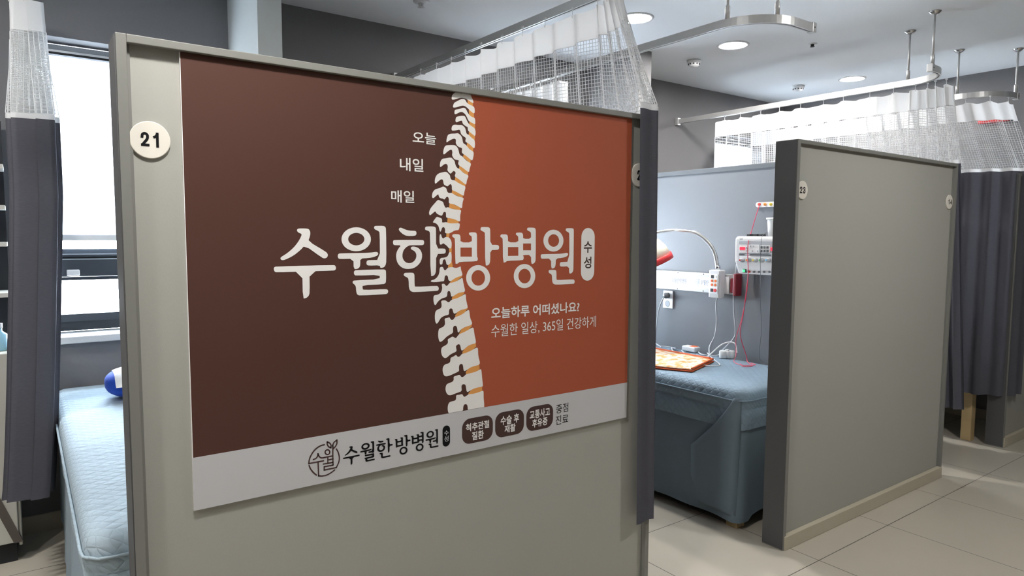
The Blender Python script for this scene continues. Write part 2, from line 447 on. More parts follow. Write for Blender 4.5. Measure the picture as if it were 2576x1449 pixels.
SPINE = [
 ('A', [(365,130),(505,150),(400,185)]), ('A', [(725,180),(990,215),(975,275),(900,245),(800,215)]),
 ('A', [(440,480),(437,420),(455,350),(520,285),(600,262),(650,270),(735,325),(790,270),(880,280),(970,310),(1020,350),(1045,430),(1085,500),(1102,570),(1090,605),(1000,545),(900,480),(820,445),(730,430),(650,445),(560,480),(470,495)]),
 ('A', [(470,715),(490,640),(520,580),(600,540),(690,490),(760,470),(820,475),(860,510),(890,575),(960,635),(1050,670),(1125,715),(1138,800),(1140,880),(1115,912),(1060,880),(960,785),(880,710),(800,670),(720,680),(620,715),(510,735)]),
 ('A', [(525,930),(520,860),(535,805),(570,790),(680,775),(780,735),(840,745),(880,790),(920,880),(980,965),(1060,1020),(1140,1045),(1155,1130),(1155,1255),(1060,1195),(980,1160),(940,1115),(900,1020),(850,930),(780,875),(720,862),(640,890),(570,935)]),
 ('A', [(560,1170),(550,1110),(575,1020),(610,1005),(740,980),(830,985),(860,1030),(900,1130),(960,1235),(1050,1300),(1149,1367),(1169,1507),(1149,1607),(1079,1547),(959,1457),(929,1417),(929,1347),(914,1312),(879,1307),(799,1247),(769,1207),(760,1150),(740,1125),(700,1130),(600,1180)]),
 ('B', [(560,210),(553,160),(570,90),(620,45),(700,45),(780,55),(850,48),(900,75),(960,130),(985,200),(1000,290),(1030,335),(1080,350),(1110,390),(1180,455),(1250,505),(1268,600),(1265,690),(1248,772),(1180,715),(1090,625),(1000,580),(970,545),(990,470),(985,440),(930,405),(860,350),(830,290),(820,225),(790,190),(740,205),(660,222),(580,225)]),
 ('B', [(398,590),(400,510),(430,380),(470,335),(560,315),(670,315),(745,300),(800,335),(860,400),(885,480),(895,560),(920,620),(970,640),(1020,690),(1090,780),(1160,830),(1225,870),(1228,960),(1205,1080),(1180,1138),(1110,1085),(1000,990),(920,940),(870,900),(865,850),(880,790),(860,745),(800,735),(740,700),(685,620),(685,560),(688,500),(660,470),(610,470),(540,500),(460,545)]),
 ('B', [(305,935),(300,860),(330,740),(370,680),(440,665),(630,662),(690,685),(750,760),(775,850),(790,930),(830,985),(880,1000),(950,1080),(1030,1155),(1110,1195),(1153,1237),(1103,1377),(1088,1497),(998,1437),(888,1347),(798,1297),(758,1247),(755,1200),(775,1150),(770,1120),(720,1115),(660,1105),(620,1070),(570,980),(572,940),(582,890),(570,820),(540,800),(490,820),(420,870),(350,935),(320,948)]),
 ('C', [(445,115),(440,60),(460,-60),(520,-130),(600,-140),(780,-170),(830,-130),(890,-60),(905,20),(930,100),(980,160),(1030,175),(1100,250),(1180,315),(1260,350),(1312,385),(1300,440),(1262,520),(1245,650),(1225,655),(1150,600),(1020,490),(910,425),(890,385),(920,320),(915,270),(870,240),(840,250),(790,310),(755,325),(690,255),(668,215),(680,140),(680,70),(640,25),(590,30),(530,70),(470,125)]),
 ('C', [(300,640),(285,580),(290,490),(330,380),(410,310),(520,285),(630,260),(700,320),(750,380),(760,460),(800,520),(870,525),(900,535),(1000,605),(1120,665),(1220,710),(1210,790),(1185,880),(1170,995),(1140,985),(1020,920),(900,855),(820,830),(805,790),(808,720),(790,650),(750,640),(690,700),(660,710),(570,660),(550,610),(545,540),(510,488),(450,510),(380,570)]),
 ('C', [(210,1060),(198,1000),(220,890),(290,805),(370,780),(460,755),(540,708),(600,740),(645,780),(655,850),(690,905),(750,915),(800,905),(900,975),(1020,1025),(1165,1060),(1160,1110),(1130,1200),(1118,1370),(1085,1370),(980,1310),(860,1250),(740,1235),(710,1200),(718,1110),(700,1040),(655,1020),(610,1070),(580,1115),(540,1085),(480,1075),(430,1055),(405,1000),(395,945),(340,985),(250,1070)]),
 ('D', [(125,370),(110,300),(140,200),(210,100),(300,0),(370,-80),(410,-85),(480,-50),(540,-25),(560,50),(600,140),(630,155),(690,130),(740,165),(850,195),(970,213),(1085,222),(1085,270),(1055,390),(1062,570),(1010,565),(900,505),(780,475),(660,460),(625,430),(630,320),(615,285),(580,275),(545,300),(520,370),(490,398),(430,375),(350,335),(320,290),(300,258),(260,290),(150,382)]),
 ('D', [(215,600),(330,440),(360,425),(430,450),(500,480),(510,530),(505,590),(530,605),(640,585),(700,620),(820,632),(1048,615),(1045,700),(1020,835),(900,835),(740,935),(620,930),(595,900),(605,820),(580,750),(540,738),(505,765),(480,850),(460,885),(430,850),(420,780),(390,690),(330,630),(270,605)]),
 ('D', [(430,960),(480,955),(495,1040),(540,1095),(590,1050),(640,1040),(720,1050),(800,1165),(800,1380),(720,1395),(660,1310),(590,1260),(540,1225),(500,1270),(430,1270)]),
 ('E', [(435,350),(600,340),(690,290),(722,170),(800,170),(800,490),(740,530),(690,570),(640,540),(630,470),(605,395),(570,388),(530,420),(520,550),(435,552)]),
 ('E', [(435,630),(530,615),(560,690),(590,732),(640,700),(680,640),(830,625),(890,650),(960,650),(1040,620),(1075,595),(1080,700),(1125,820),(1125,890),(980,925),(860,990),(770,1060),(720,1040),(695,1000),(690,920),(650,875),(620,875),(585,920),(575,1060),(480,1060),(400,1080),(170,1085),(170,1030),(270,1010),(370,930),(430,800)]),
 ('F', [(341,-62),(419,-72),(452,-25),(484,-2),(525,-35),(562,-90),(682,-108),(775,-145),(867,-205),(931,-242),(950,-118),(978,12),(1003,110),(990,160),(890,170),(790,200),(660,290),(610,290),(597,190),(575,140),(540,130),(505,160),(500,300),(380,330),(290,380),(220,460),(175,535),(145,520),(120,440),(112,350),(125,255),(220,245),(310,200),(355,110),(362,20)]),
 ('F', [(325,405),(450,390),(500,435),(550,455),(600,400),(650,370),(760,345),(900,280),(1010,212),(1025,250),(1030,370),(1060,510),(1080,590),(1060,620),(970,645),(860,675),(760,750),(690,780),(660,690),(650,640),(610,618),(570,635),(550,690),(555,800),(450,820),(380,850),(320,890),(270,980),(215,1060),(180,1030),(155,930),(155,800),(175,700),(230,655),(310,625),(345,580),(345,500)]),
 ('F', [(425,905),(500,890),(570,870),(590,920),(635,955),(690,920),(720,860),(820,840),(950,770),(1050,685),(1110,660),(1125,710),(1145,900),(1200,1010),(1195,1080),(1080,1120),(960,1160),(870,1230),(830,1300),(795,1290),(785,1180),(760,1120),(720,1105),(680,1125),(660,1190),(671,1306),(561,1366),(471,1426),(391,1516),(306,1571),(271,1526),(246,1406),(251,1286),(265,1210),(300,1175),(380,1150),(440,1080),(440,1000)]),
 ('G', [(400,265),(470,225),(540,180),(590,215),(635,232),(670,190),(720,120),(850,70),(980,0),(1080,-65),(1130,-60),(1140,20),(1160,160),(1195,300),(1190,380),(1080,400),(980,440),(880,530),(810,585),(780,560),(760,450),(740,405),(700,398),(640,440),(635,490),(655,570),(640,610),(550,650),(460,700),(390,770),(330,795),(260,750),(220,650),(220,540),(250,480),(330,440),(400,390),(415,330)]),
 ('G', [(480,780),(560,750),(640,695),(670,740),(700,758),(750,740),(800,670),(860,665),(960,625),(1080,570),(1180,510),(1240,495),(1255,540),(1260,740),(1310,900),(1295,975),(1180,1005),(1050,1045),(930,1130),(870,1160),(845,1120),(835,1000),(810,955),(775,950),(730,980),(718,1060),(728,1150),(660,1190),(560,1235),(450,1285),(360,1305),(300,1280),(265,1180),(260,1080),(290,1000),(350,955),(430,940),(480,890)]),
 ('H', [(455,190),(540,170),(630,135),(660,190),(700,215),(760,180),(800,130),(920,100),(1080,60),(1180,0),(1230,-20),(1242,50),(1260,260),(1283,440),(1270,475),(1150,495),(1020,530),(920,590),(850,630),(820,600),(805,480),(790,420),(740,402),(695,420),(675,470),(690,600),(600,635),(500,670),(420,705),(340,722),(280,690),(235,600),(230,500),(260,410),(330,375),(420,345),(465,290)]),
 ('H', [(525,710),(620,705),(700,680),(730,740),(760,768),(830,725),(880,685),(1000,680),(1130,645),(1220,610),(1290,585),(1300,640),(1300,800),(1320,1000),(1310,1082),(1000,1138),(860,1163),(850,1020),(830,975),(790,965),(745,985),(725,1060),(725,1165),(520,1215),(340,1245),(300,1180),(290,1090),(300,990),(340,910),(420,885),(500,870),(530,820)]),
]
DISCS = [
 ('A', [(880,255),(980,270),(1010,330),(880,300)]), ('A', [(915,470),(1085,590),(1080,700),(930,620)]), ('A', [(955,780),(1110,890),(1125,1055),(970,960)]), ('A', [(975,1150),(1150,1240),(1148,1385),(975,1250)]),
 ('B', [(1085,255),(1268,400),(1255,515),(1075,345)]), ('B', [(1030,595),(1220,750),(1205,850),(1015,680)]), ('B', [(925,940),(1140,1110),(1120,1200),(905,1005)]),
 ('C', [(1040,85),(1305,280),(1290,365),(1020,170)]), ('C', [(915,425),(1220,650),(1215,708),(890,530)]), ('C', [(815,830),(1140,980),(1130,1050),(800,905)]), ('C', [(735,1230),(1065,1365),(1060,1425),(720,1345)]),
 ('D', [(675,460),(1010,560),(1005,618),(665,605)]), ('D', [(640,930),(740,925),(715,1055),(635,1045)]), ('D', [(720,1385),(800,1375),(800,1505),(725,1505)]),
 ('E', [(690,575),(750,525),(800,480),(845,635),(690,640)]), ('E', [(735,1080),(860,970),(1110,905),(1110,948),(900,1075),(740,1102)]),
 ('F', [(630,310),(760,200),(975,160),(980,218),(860,305),(640,373)]), ('F', [(725,790),(850,675),(1070,618),(1075,658),(950,775),(730,858)]), ('F', [(830,1310),(920,1185),(1190,1090),(1190,1155),(1040,1265),(835,1348)]),
 ('G', [(815,590),(980,435),(1190,380),(1200,482),(1050,595),(820,668)]), ('G', [(910,1160),(1050,1040),(1285,980),(1300,1102),(1150,1190),(920,1234)]),
 ('H', [(875,640),(1020,525),(1255,485),(1260,592),(1130,655),(870,693)]),
]
edge = []
for c, pts in DISCS:
    q = [px(c, x, y) for x, y in pts]
    rr = sorted(q, key=lambda p: -p[0])[:2]
    edge.append(((rr[0][0] + rr[1][0]) / 2 - 2.0, (rr[0][1] + rr[1][1]) / 2))
    vm = sum(v for _, v in q) / len(q); um = sum(u for u, _ in q) / len(q); sk = 1.4
    q = [(u, v + (sk - 1) * (v - (vm + (u - um) * ((q[1][1] + q[2][1] - q[0][1] - q[3][1]) / (q[1][0] + q[2][0] - q[0][0] - q[3][0]) if len(q) == 4 else 0)))) for u, v in q]
    pl = [pp(u, v, 3) for u, v in q]
    for p in pl: p.z = max(min(p.z, zt), zm + .0008)
    obj('spine_disc', flat(bmesh.new(), [pl]), M['poster_orange'], poster)
edge[12] = (1127.5, edge[12][1]); edge[13] = (1135.5, edge[13][1]); edge[14] = (1137, edge[14][1])
for c, pts in SPINE:
    q = [px(c, x, y) for x, y in pts]
    if len(q) > 6: q = [(p.x, p.y) for p in chaikin([(a, b, 0) for a, b in q], 2)]
    pl = [pp(u, v, 4) for u, v in q]
    for p in pl:
        p.z = max(min(p.z, zt), zm + .0008)
    obj('vertebra', flat(bmesh.new(), [pl]), M['poster_white'], poster)
rim = [pp(1176, 200, 2)] + [pp(u, v, 2) for u, v in edge] + [pp(1212, 1060, 2)]
for p in rim: p.z = max(min(p.z, zt), zm)
rim[0].z = zt; rim[-1].z = zm
y = rim[0].y
obj('rust_field', flat(bmesh.new(), [rim + [Vector((xb, y, zm)), Vector((xb, y, zt))]]), M['poster_rust'], poster)

def ell(cx, cy, rx, ry, n=40):
    return [(cx + rx * math.cos(2 * PI * k / n), cy + ry * math.sin(2 * PI * k / n)) for k in range(n)]
TITLE = [   # (crop, outline, holes, smooth)
 ('S', [(460,210),(470,180),(500,170),(620,170),(665,180),(690,215),(695,260),(685,320),(655,390),(965,575),(995,610),(1000,645),(980,680),(940,692),(900,680),(598,463),(520,550),(400,645),(250,718),(200,722),(175,700),(180,670),(280,610),(400,510),(480,410),(530,320),(545,275),(530,258),(490,245)], []),
 ('S', [(60,880),(65,845),(100,830),(1090,805),(1125,812),(1143,855),(1130,890),(1100,903),(680,915),(685,1280),(665,1345),(620,1380),(565,1387),(555,918),(110,933),(75,920)], []),
 ('W', ell(387,358,255,208), [ell(388,356,140,108)]),
 ('W', [(65,650),(75,615),(105,602),(500,596),(640,590),(720,577),(755,580),(773,610),(755,640),(690,668),(600,685),(457,692),(457,800),(445,845),(410,872),(343,878),(340,695),(110,702),(75,690)], []),
 ('W', [(695,155),(705,130),(735,125),(860,125),(895,145),(905,190),(912,740),(895,815),(860,850),(803,857),(800,810),(600,817),(570,800),(563,765),(575,730),(605,720),(800,717),(795,250),(780,220),(740,200),(705,185)], []),
 ('W', [(345,940),(355,905),(385,893),(860,880),(895,890),(905,920),(905,1080),(895,1120),(860,1140),(497,1155),(497,1215),(515,1240),(900,1222),(935,1235),(943,1265),(930,1300),(895,1312),(450,1337),(405,1320),(387,1270),(382,1180),(360,1145),(325,1120),(325,1090),(350,1072),(795,1052),(795,975),(385,990),(355,975)], []),
 ('N', [(228,195),(235,165),(265,155),(300,170),(370,200),(440,210),(515,212),(535,230),(535,275),(510,300),(370,302),(310,275),(260,235)], []),
 ('N', [(127,410),(135,378),(160,370),(640,368),(665,385),(670,415),(662,450),(635,462),(450,462),(410,465),(350,500),(305,560),(290,640),(300,700),(340,755),(410,778),(480,755),(525,700),(537,640),(525,590),(490,555),(445,535),(435,505),(460,483),(520,488),(580,515),(620,570),(637,640),(620,730),(570,805),(490,860),(410,875),(330,870),(260,835),(205,770),(182,680),(185,600),(220,520),(272,462),(160,462),(135,450)], []),
 ('N', [(683,180),(690,145),(715,135),(840,135),(870,155),(875,190),(877,520),(1020,518),(1042,535),(1045,575),(1035,600),(1010,610),(877,612),(877,900),(860,965),(830,993),(780,1000),(772,260),(760,220),(720,205),(690,195)], []),
 ('N', [(312,975),(325,948),(350,940),(470,938),(495,955),(502,1000),(503,1165),(520,1183),(880,1167),(910,1175),(925,1210),(915,1245),(885,1255),(500,1277),(440,1265),(405,1215),(400,1060),(385,1025),(330,1000)], []),
 ('P', [(120,300),(130,275),(155,268),(235,270),(258,290),(265,320),(265,413),(462,413),(462,320),(450,300),(415,280),(412,250),(430,238),(520,237),(545,255),(552,300),(550,655),(565,680),(565,720),(545,742),(245,750),(225,778),(195,785),(175,783),(170,350),(150,330),(125,315)], [[(265,503),(462,503),(462,660),(265,660)]]),
 ('P', [(612,180),(620,152),(645,145),(750,147),(775,165),(782,210),(782,455),(910,455),(933,475),(935,510),(925,535),(900,543),(782,545),(782,720),(770,785),(740,813),(693,815),(690,260),(680,235),(640,215),(615,200)], []),
 ('P', ell(572,1028,208,221), [ell(573,1029,117,135)]),
 ('Q', [(62,320),(70,292),(95,286),(170,286),(195,305),(202,340),(202,432),(390,432),(390,335),(375,312),(345,290),(347,265),(370,254),(450,254),(472,275),(478,310),(478,368),(622,368),(622,260),(605,237),(565,220),(547,200),(555,170),(580,163),(680,165),(705,185),(710,230),(708,740),(695,795),(665,822),(625,827),(622,660),(470,665),(488,690),(488,735),(465,760),(185,768),(160,795),(110,803),(107,380),(95,350),(65,335)], [[(202,518),(390,518),(390,677),(202,680)], [(478,453),(622,453),(622,577),(478,577)]]),
 ('Q', ell(503,1047,196,220), [ell(505,1047,112,133)]),
 ('T', ell(322,422,192,210), [ell(325,420,105,120)]),
 ('T', [(77,725),(82,690),(110,680),(400,676),(500,670),(570,655),(600,665),(605,690),(580,725),(500,752),(368,765),(365,880),(350,935),(320,955),(278,957),(277,765),(110,770),(85,760)], []),
 ('T', [(557,215),(562,190),(590,182),(690,183),(710,200),(713,240),(707,960),(695,1020),(665,1050),(622,1057),(622,913),(470,922),(445,905),(443,870),(455,838),(480,833),(625,828),(627,300),(615,265),(575,245),(558,230)], []),
 ('T', [(227,1020),(235,990),(260,982),(355,983),(375,1000),(380,1040),(380,1160),(390,1180),(700,1163),(725,1180),(730,1215),(718,1245),(695,1252),(380,1267),(320,1255),(297,1205),(293,1090),(280,1065),(240,1045)], []),
]
WORD = []            # the same lettering in sheet coordinates (x, z), reused smaller elsewhere
bm = bmesh.new()
for c, outl, holes in TITLE:
    q = outl if len(outl) == 40 else [(p.x, p.y) for p in chaikin([(a, b, 0) for a, b in outl], 1)]
    loops = [[pp(*px(c, x, y), 6) for x, y in l] for l in [q] + holes]
    WORD.append([[(p.x, p.z) for p in l] for l in loops])
    flat(bm, loops)
obj('title_lettering', bm, M['poster_white'], poster)
wx0 = min(p[0] for g in WORD for l in g for p in l); wx1 = max(p[0] for g in WORD for l in g for p in l)
wz0 = min(p[1] for g in WORD for l in g for p in l); wz1 = max(p[1] for g in WORD for l in g for p in l)
WORD = [[[((x - wx0) / (wx1 - wx0), (z - wz0) / (wz1 - wz0)) for x, z in l] for l in g] for g in WORD]

def stadium(u0, u1, v0, v1, rad, n=10):
    """rounded outline in photo pixels, u0,u1 = (left,right) at mid height; v0,v1 = top,bottom"""
    pts = []
    for cx, cy, a0 in ((u1 - rad[0], v0 + rad[1], -90), (u1 - rad[0], v1 - rad[1], 0), (u0 + rad[0], v1 - rad[1], 90), (u0 + rad[0], v0 + rad[1], 180)):
        for k in range(n + 1):
            a = math.radians(a0 + 90 * k / n)
            pts.append((cx + rad[0] * math.cos(a), cy + rad[1] * math.sin(a)))
    return pts
def rrect3(x0, x1, z0, z1, r, y, n=8):
    pts = []
    for cx, cz, a0 in ((x1 - r, z1 - r, 0), (x0 + r, z1 - r, 90), (x0 + r, z0 + r, 180), (x1 - r, z0 + r, 270)):
        for k in range(n + 1):
            a = math.radians(a0 + 90 * k / n); pts.append(Vector((cx + r * math.cos(a), y, cz + r * math.sin(a))))
    return pts
FONT_CACHE = {}
def text_verts(s, weight):
    """outline font text as flat triangles (x, y), normalised to the unit box"""
    if (s, weight) in FONT_CACHE: return FONT_CACHE[(s, weight)]
    cu = bpy.data.curves.new('lettering', 'FONT'); cu.body = s; cu.offset = weight; cu.resolution_u = 4
    o = bpy.data.objects.new('lettering', cu); COL.objects.link(o)
    dg = bpy.context.evaluated_depsgraph_get(); dg.update()
    me = bpy.data.meshes.new_from_object(o.evaluated_get(dg))
    vs = [(v.co.x, v.co.y) for v in me.vertices]; fs = [tuple(p.vertices) for p in me.polygons]
    bpy.data.objects.remove(o); bpy.data.curves.remove(cu); bpy.data.meshes.remove(me)
    a0, a1 = min(v[0] for v in vs), max(v[0] for v in vs); b0, b1 = min(v[1] for v in vs), max(v[1] for v in vs)
    vs = [((x - a0) / (a1 - a0), (y - b0) / (b1 - b0)) for x, y in vs]
    FONT_CACHE[(s, weight)] = (vs, fs)
    return vs, fs
def text_into(bm, s, weight, origin, ax, ay):
    vs, fs = text_verts(s, weight)
    o, ax, ay = Vector(origin), Vector(ax), Vector(ay)
    bv = [bm.verts.new(o + ax * x + ay * y) for x, y in vs]
    for f in fs:
        try: bm.faces.new([bv[i] for i in f])
        except ValueError: pass
def ptext(bm, s, uL, uR, uc, vt, vb, weight, k):
    """text on the poster filling the box seen between these pixels"""
    x0 = pp(uL, (vt + vb) / 2, k).x; x1 = pp(uR, (vt + vb) / 2, k).x
    z1 = pp(uc, vt, k).z; z0 = pp(uc, vb, k).z
    text_into(bm, s, weight, (x0, YP - 0.00014 * k, z0), (x1 - x0, 0, 0), (0, 0, z1 - z0))
for a in (('오늘', 1038, 1097, 1067, 333, 362, 0.012, 6), ('내일', 1006, 1065, 1036, 398, 431, 0.012, 6), ('매일', 984, 1042, 1013, 479, 510, 0.012, 6),
          ('오늘하루 어떠셨나요?', 1236, 1457.5, 1347, 766, 794, 0.02, 6), ('수월한 일상, 365일 건강하게', 1236, 1499, 1368, 806, 837, 0.0, 6)):
    bm = bmesh.new(); ptext(bm, *a)
    obj('slogan_lettering', bm, M['poster_white'], poster)
def pbadge(name, u0, u1, uc, vt, vb, r, k, m):
    x0 = pp(u0, (vt + vb) / 2, k).x; x1 = pp(u1, (vt + vb) / 2, k).x; z1 = pp(uc, vt, k).z; z0 = pp(uc, vb, k).z
    return obj(name, flat(bmesh.new(), [rrect3(x0, x1, z0, z1, min(r, (x1 - x0) / 2 - 1e-4, (z1 - z0) / 2 - 1e-4), YP - .00014 * k)]), m, poster)
pbadge('branch_badge', 1462, 1495.5, 1479, 573.5, 706, .03, 6, M['poster_white'])
bm = bmesh.new()
ptext(bm, '수', 1468.7, 1489.3, 1479, 607, 636, 0.02, 7); ptext(bm, '성', 1468.7, 1487.7, 1478, 645.8, 675.2, 0.02, 7)
obj('branch_lettering', bm, M['ink_brown'], poster)
def pj(x, y): return px('J', x, y)
SB = []
for a, b, c, d in ((1470, 1740, 225, 475), (1760, 2012, 172, 418), (2033, 2267, 125, 362)):
    # the lower half of a slanted badge: top and bottom taken at its middle
    mid = (a + b) / 2; sl = 0.165 * (b - a) / 2
    (u0, _), (u1, _), (uc, _) = pj(a, 0), pj(b, 0), pj(mid, 0)
    SB.append(pbadge('service_badge', u0, u1, uc, pj(0, c + sl * .7)[1], pj(0, d - sl * .7)[1], .028, 3, M['ink_brown']))
for i_, (s, a, b, c, d) in enumerate((('척추관절', 1503, 1708, 283, 352), ('질환', 1557, 1660, 362, 436), ('수술 후', 1808, 1970, 220, 300), ('재활', 1842, 1938, 303, 373), ('교통사고', 2063, 2240, 170, 246), ('후유증', 2085, 2218, 250, 322))):
    (u0, _), (u1, _), (uc, _) = pj(a, 0), pj(b, 0), pj((a + b) / 2, 0)
    bm = bmesh.new(); ptext(bm, s, u0, u1, uc, pj(0, c)[1], pj(0, d)[1], 0.022, 4)
    obj('service_lettering', bm, M['poster_white'], SB[i_ // 2])
bm = bmesh.new()
for s, a, b, c, d in (('중점', 2293, 2400, 124, 202), ('진료', 2290, 2400, 222, 300)):
    (u0, _), (u1, _), (uc, _) = pj(a, 0), pj(b, 0), pj((a + b) / 2, 0)
    ptext(bm, s, u0, u1, uc, pj(0, c)[1], pj(0, d)[1], 0.0, 4)
obj('care_lettering', bm, M['ink_black'], poster)
def word_into(bm, x0, x1, z0, z1, f):
    for g in WORD:
        flat(bm, [[f(x0 + x * (x1 - x0), z0 + z * (z1 - z0)) for x, z in l] for l in g])
k = 4
bm = bmesh.new()
wx = (pp(862.8, 1140, k).x, pp(1103.2, 1115, k).x); wz = (pp(884, 1170, k).z, pp(1099, 1079.5, k).z)
word_into(bm, wx[0], wx[1], wz[0], wz[1], lambda x, z: Vector((x, YP - .00014 * k, z)))
obj('footer_lettering', bm, M['ink_black'], poster)
pbadge('footer_branch_badge', px('K', 2260, 0)[0], px('K', 2422, 0)[0], px('K', 2341, 0)[0], px('K', 0, 175)[1], px('K', 0, 628)[1], .03, 3, M['ink_black'])
bm = bmesh.new()
ptext(bm, '수', px('K', 2297, 0)[0], px('K', 2393, 0)[0], px('K', 2345, 0)[0], px('K', 0, 285)[1], px('K', 0, 385)[1], 0.01, 4)
ptext(bm, '성', px('K', 2297, 0)[0], px('K', 2390, 0)[0], px('K', 2345, 0)[0], px('K', 0, 400)[1], px('K', 0, 520)[1], 0.01, 4)
obj('footer_branch_lettering', bm, M['poster_band'], poster)
LOGO = [
 [(575,400),(500,420),(400,475),(300,570),(225,690),(185,800),(175,890)], [(175,890),(555,820)], [(415,855),(430,1210)], [(430,1210),(520,1215),(640,1190),(750,1130),(845,1060)],
 [(185,945),(220,1030),(290,1120),(370,1190)], [(295,785),(360,755),(400,700),(415,640)], [(415,640),(435,690),(470,730),(520,745),(600,730),(800,690)],
 [(x, y) for x, y in ell(660, 595, 60, 62, 16)] + [(720, 595)], [(655,330),(720,360),(755,420),(748,480)], [(748,480),(690,450),(655,390),(655,330)],
 [(810,505),(800,420),(830,340),(905,280)], [(905,280),(905,370),(870,440),(812,508)], [(800,420),(800,700),(805,930)], [(805,930),(575,975)], [(575,975),(575,1060)], [(575,1060),(890,995)],
 [(890,995),(950,870),(970,740),(940,600),(895,515)], [(670,720),(670,880)], [(670,800),(805,770)], [(555,905),(800,860)]]
def ribbon(bm, pts, w):
    """flat line of width w along 3D points in a plane x-z or y-z"""
    if len(pts) > 2: pts = smooth_path(pts, 4)
    n = None; L = []; R = []
    plane_n = None
    for i, p in enumerate(pts):
        d = (pts[min(i + 1, len(pts) - 1)] - pts[max(i - 1, 0)])
        if d.length < 1e-9: d = Vector((0, 0, 1))
        d.normalize()
        s = Vector((-d.z, 0, d.x)) if RIBBON_AXIS == 'Y' else Vector((0, -d.z, d.y))
        e = d * (w / 2 if i == len(pts) - 1 else (-w / 2 if i == 0 else 0))
        L.append(bm.verts.new(p + s * w / 2 + e)); R.append(bm.verts.new(p - s * w / 2 + e))
    for i in range(len(L) - 1): bm.faces.new((L[i], L[i + 1], R[i + 1], R[i]))
RIBBON_AXIS = 'Y'
LOGO_N = []
bm = bmesh.new()
for l in LOGO:
    pl = [pp(*px('L', x, y), 4) for x, y in l]
    LOGO_N.append([(p.x, p.z) for p in pl])
    ribbon(bm, pl, 0.0036)
obj('logo_mark', bm, M['ink_brown'], poster)
lx0 = min(p[0] for l in LOGO_N for p in l); lx1 = max(p[0] for l in LOGO_N for p in l); lz0 = min(p[1] for l in LOGO_N for p in l); lz1 = max(p[1] for l in LOGO_N for p in l)
LOGO_N = [[((x - lx0) / (lx1 - lx0), (z - lz0) / (lz1 - lz0)) for x, z in l] for l in LOGO_N]

# ------------------------------------------------------------------ number badges
DIGIT = {'1': [[(.18, .26), (.42, .20), (.60, .05)], [(.63, .0), (.63, 1.0)]],
         '2': [[(.06, .30), (.14, .11), (.50, .02), (.86, .12), (.92, .30), (.80, .50), (.45, .72), (.12, .93)], [(.06, .95), (.96, .95)]],
         '3': [[(.08, .24), (.20, .09), (.50, .03), (.80, .10), (.88, .26), (.78, .42), (.48, .48)], [(.48, .48), (.82, .55), (.93, .74), (.80, .92), (.48, .98), (.18, .92), (.06, .74)]],
         '4': [[(.70, .0), (.70, 1.0)], [(.66, .04), (.06, .70)], [(.03, .72), (1.0, .72)]]}
def badge(num, cu, cv, u0, u1, v0, v1, label):
    yb = Y1 + 0.0195; yf = yb - 0.005
    c = onY(cu, cv, yf)
    t = thing('number_badge', label, 'badge', (c.x, yb, c.z), 'round number badges')
    obj('disc', lathe(bmesh.new(), [(0.0415, 0), (0.0415, -.004), (0.040, -.005)], (c.x, yb, c.z), 'Y', 48), M['badge'], t)
    p0, p1 = onY(u0, (v0 + v1) / 2, yf), onY(u1, (v0 + v1) / 2, yf); zz1 = onY((u0 + u1) / 2, v0, yf).z; zz0 = onY((u0 + u1) / 2, v1, yf).z
    h = zz1 - zz0; w = (p1.x - p0.x); dw = w * .44; lw = h * .17
    global RIBBON_AXIS
    RIBBON_AXIS = 'Y'
    for i, d in enumerate(num):
        bm = bmesh.new(); x0 = p0.x + i * (w - dw)
        for q_, st in enumerate(DIGIT[d]):
            pts = [Vector((x0 + lw / 2 + a * (dw - lw), yf - .0005 - .0002 * q_, zz1 - lw / 2 - b_ * (h - lw))) for a, b_ in st]
            ribbon(bm, pts, lw)
        obj('numeral', bm, M['ink_black'], t)
badge('21', 377.5, 352, 353, 405, 332.5, 370, 'round ivory badge reading 21 left of the brown poster')
badge('22', 1609, 440.5, 1602.5, 1623, 428, 455, 'round badge half hidden behind the dark curtain right of the poster')
badge('23', 2019.5, 478, 2011.8, 2026.3, 469, 487, 'round ivory badge reading 23 at the left end of the plain panel')
badge('14', 2389.3, 508, 2385, 2394.5, 501.5, 514.5, 'small-looking round badge reading 14 at the right end of the plain panel')

# ------------------------------------------------------------------ ceiling fittings
def downlight(x, y, label, vis=True):
    t = thing('ceiling_light', label, 'light', (x, y, ZC), 'round recessed ceiling lights')
    obj('trim_ring', lathe(bmesh.new(), [(0.083, 0), (0.104, 0), (0.104, -.004), (0.096, -.007), (0.085, -.005)], (x, y, ZC), 'Z', 40, True), M['white_plastic'], t, True)
    obj('lens', lathe(bmesh.new(), [(0.083, -.0035), (0.05, -.0045), (0.001, -.005)], (x, y, ZC), 'Z', 40), M['lens'], t, True)
downlight(3.01, 2.909, 'ceiling light glowing beside the net curtain end near the top edge')
downlight(3.951, 2.915, 'bright round ceiling light under the curved rail end')
downlight(5.557, 2.936, 'farthest small round ceiling light above the far curtain rail')
for x, y in ((-1.7, .90), (0.30, 1.08), (3.45, .30)):  # leftmost one is added, unseen, to light the left side
    downlight(x, y, 'corridor ceiling light in front of the partitions, out of the picture')
downlight(-0.95, 2.91, 'added unseen ceiling light brightening the left wall and curtain')  # fill lamp added to lift the dark left wall and net
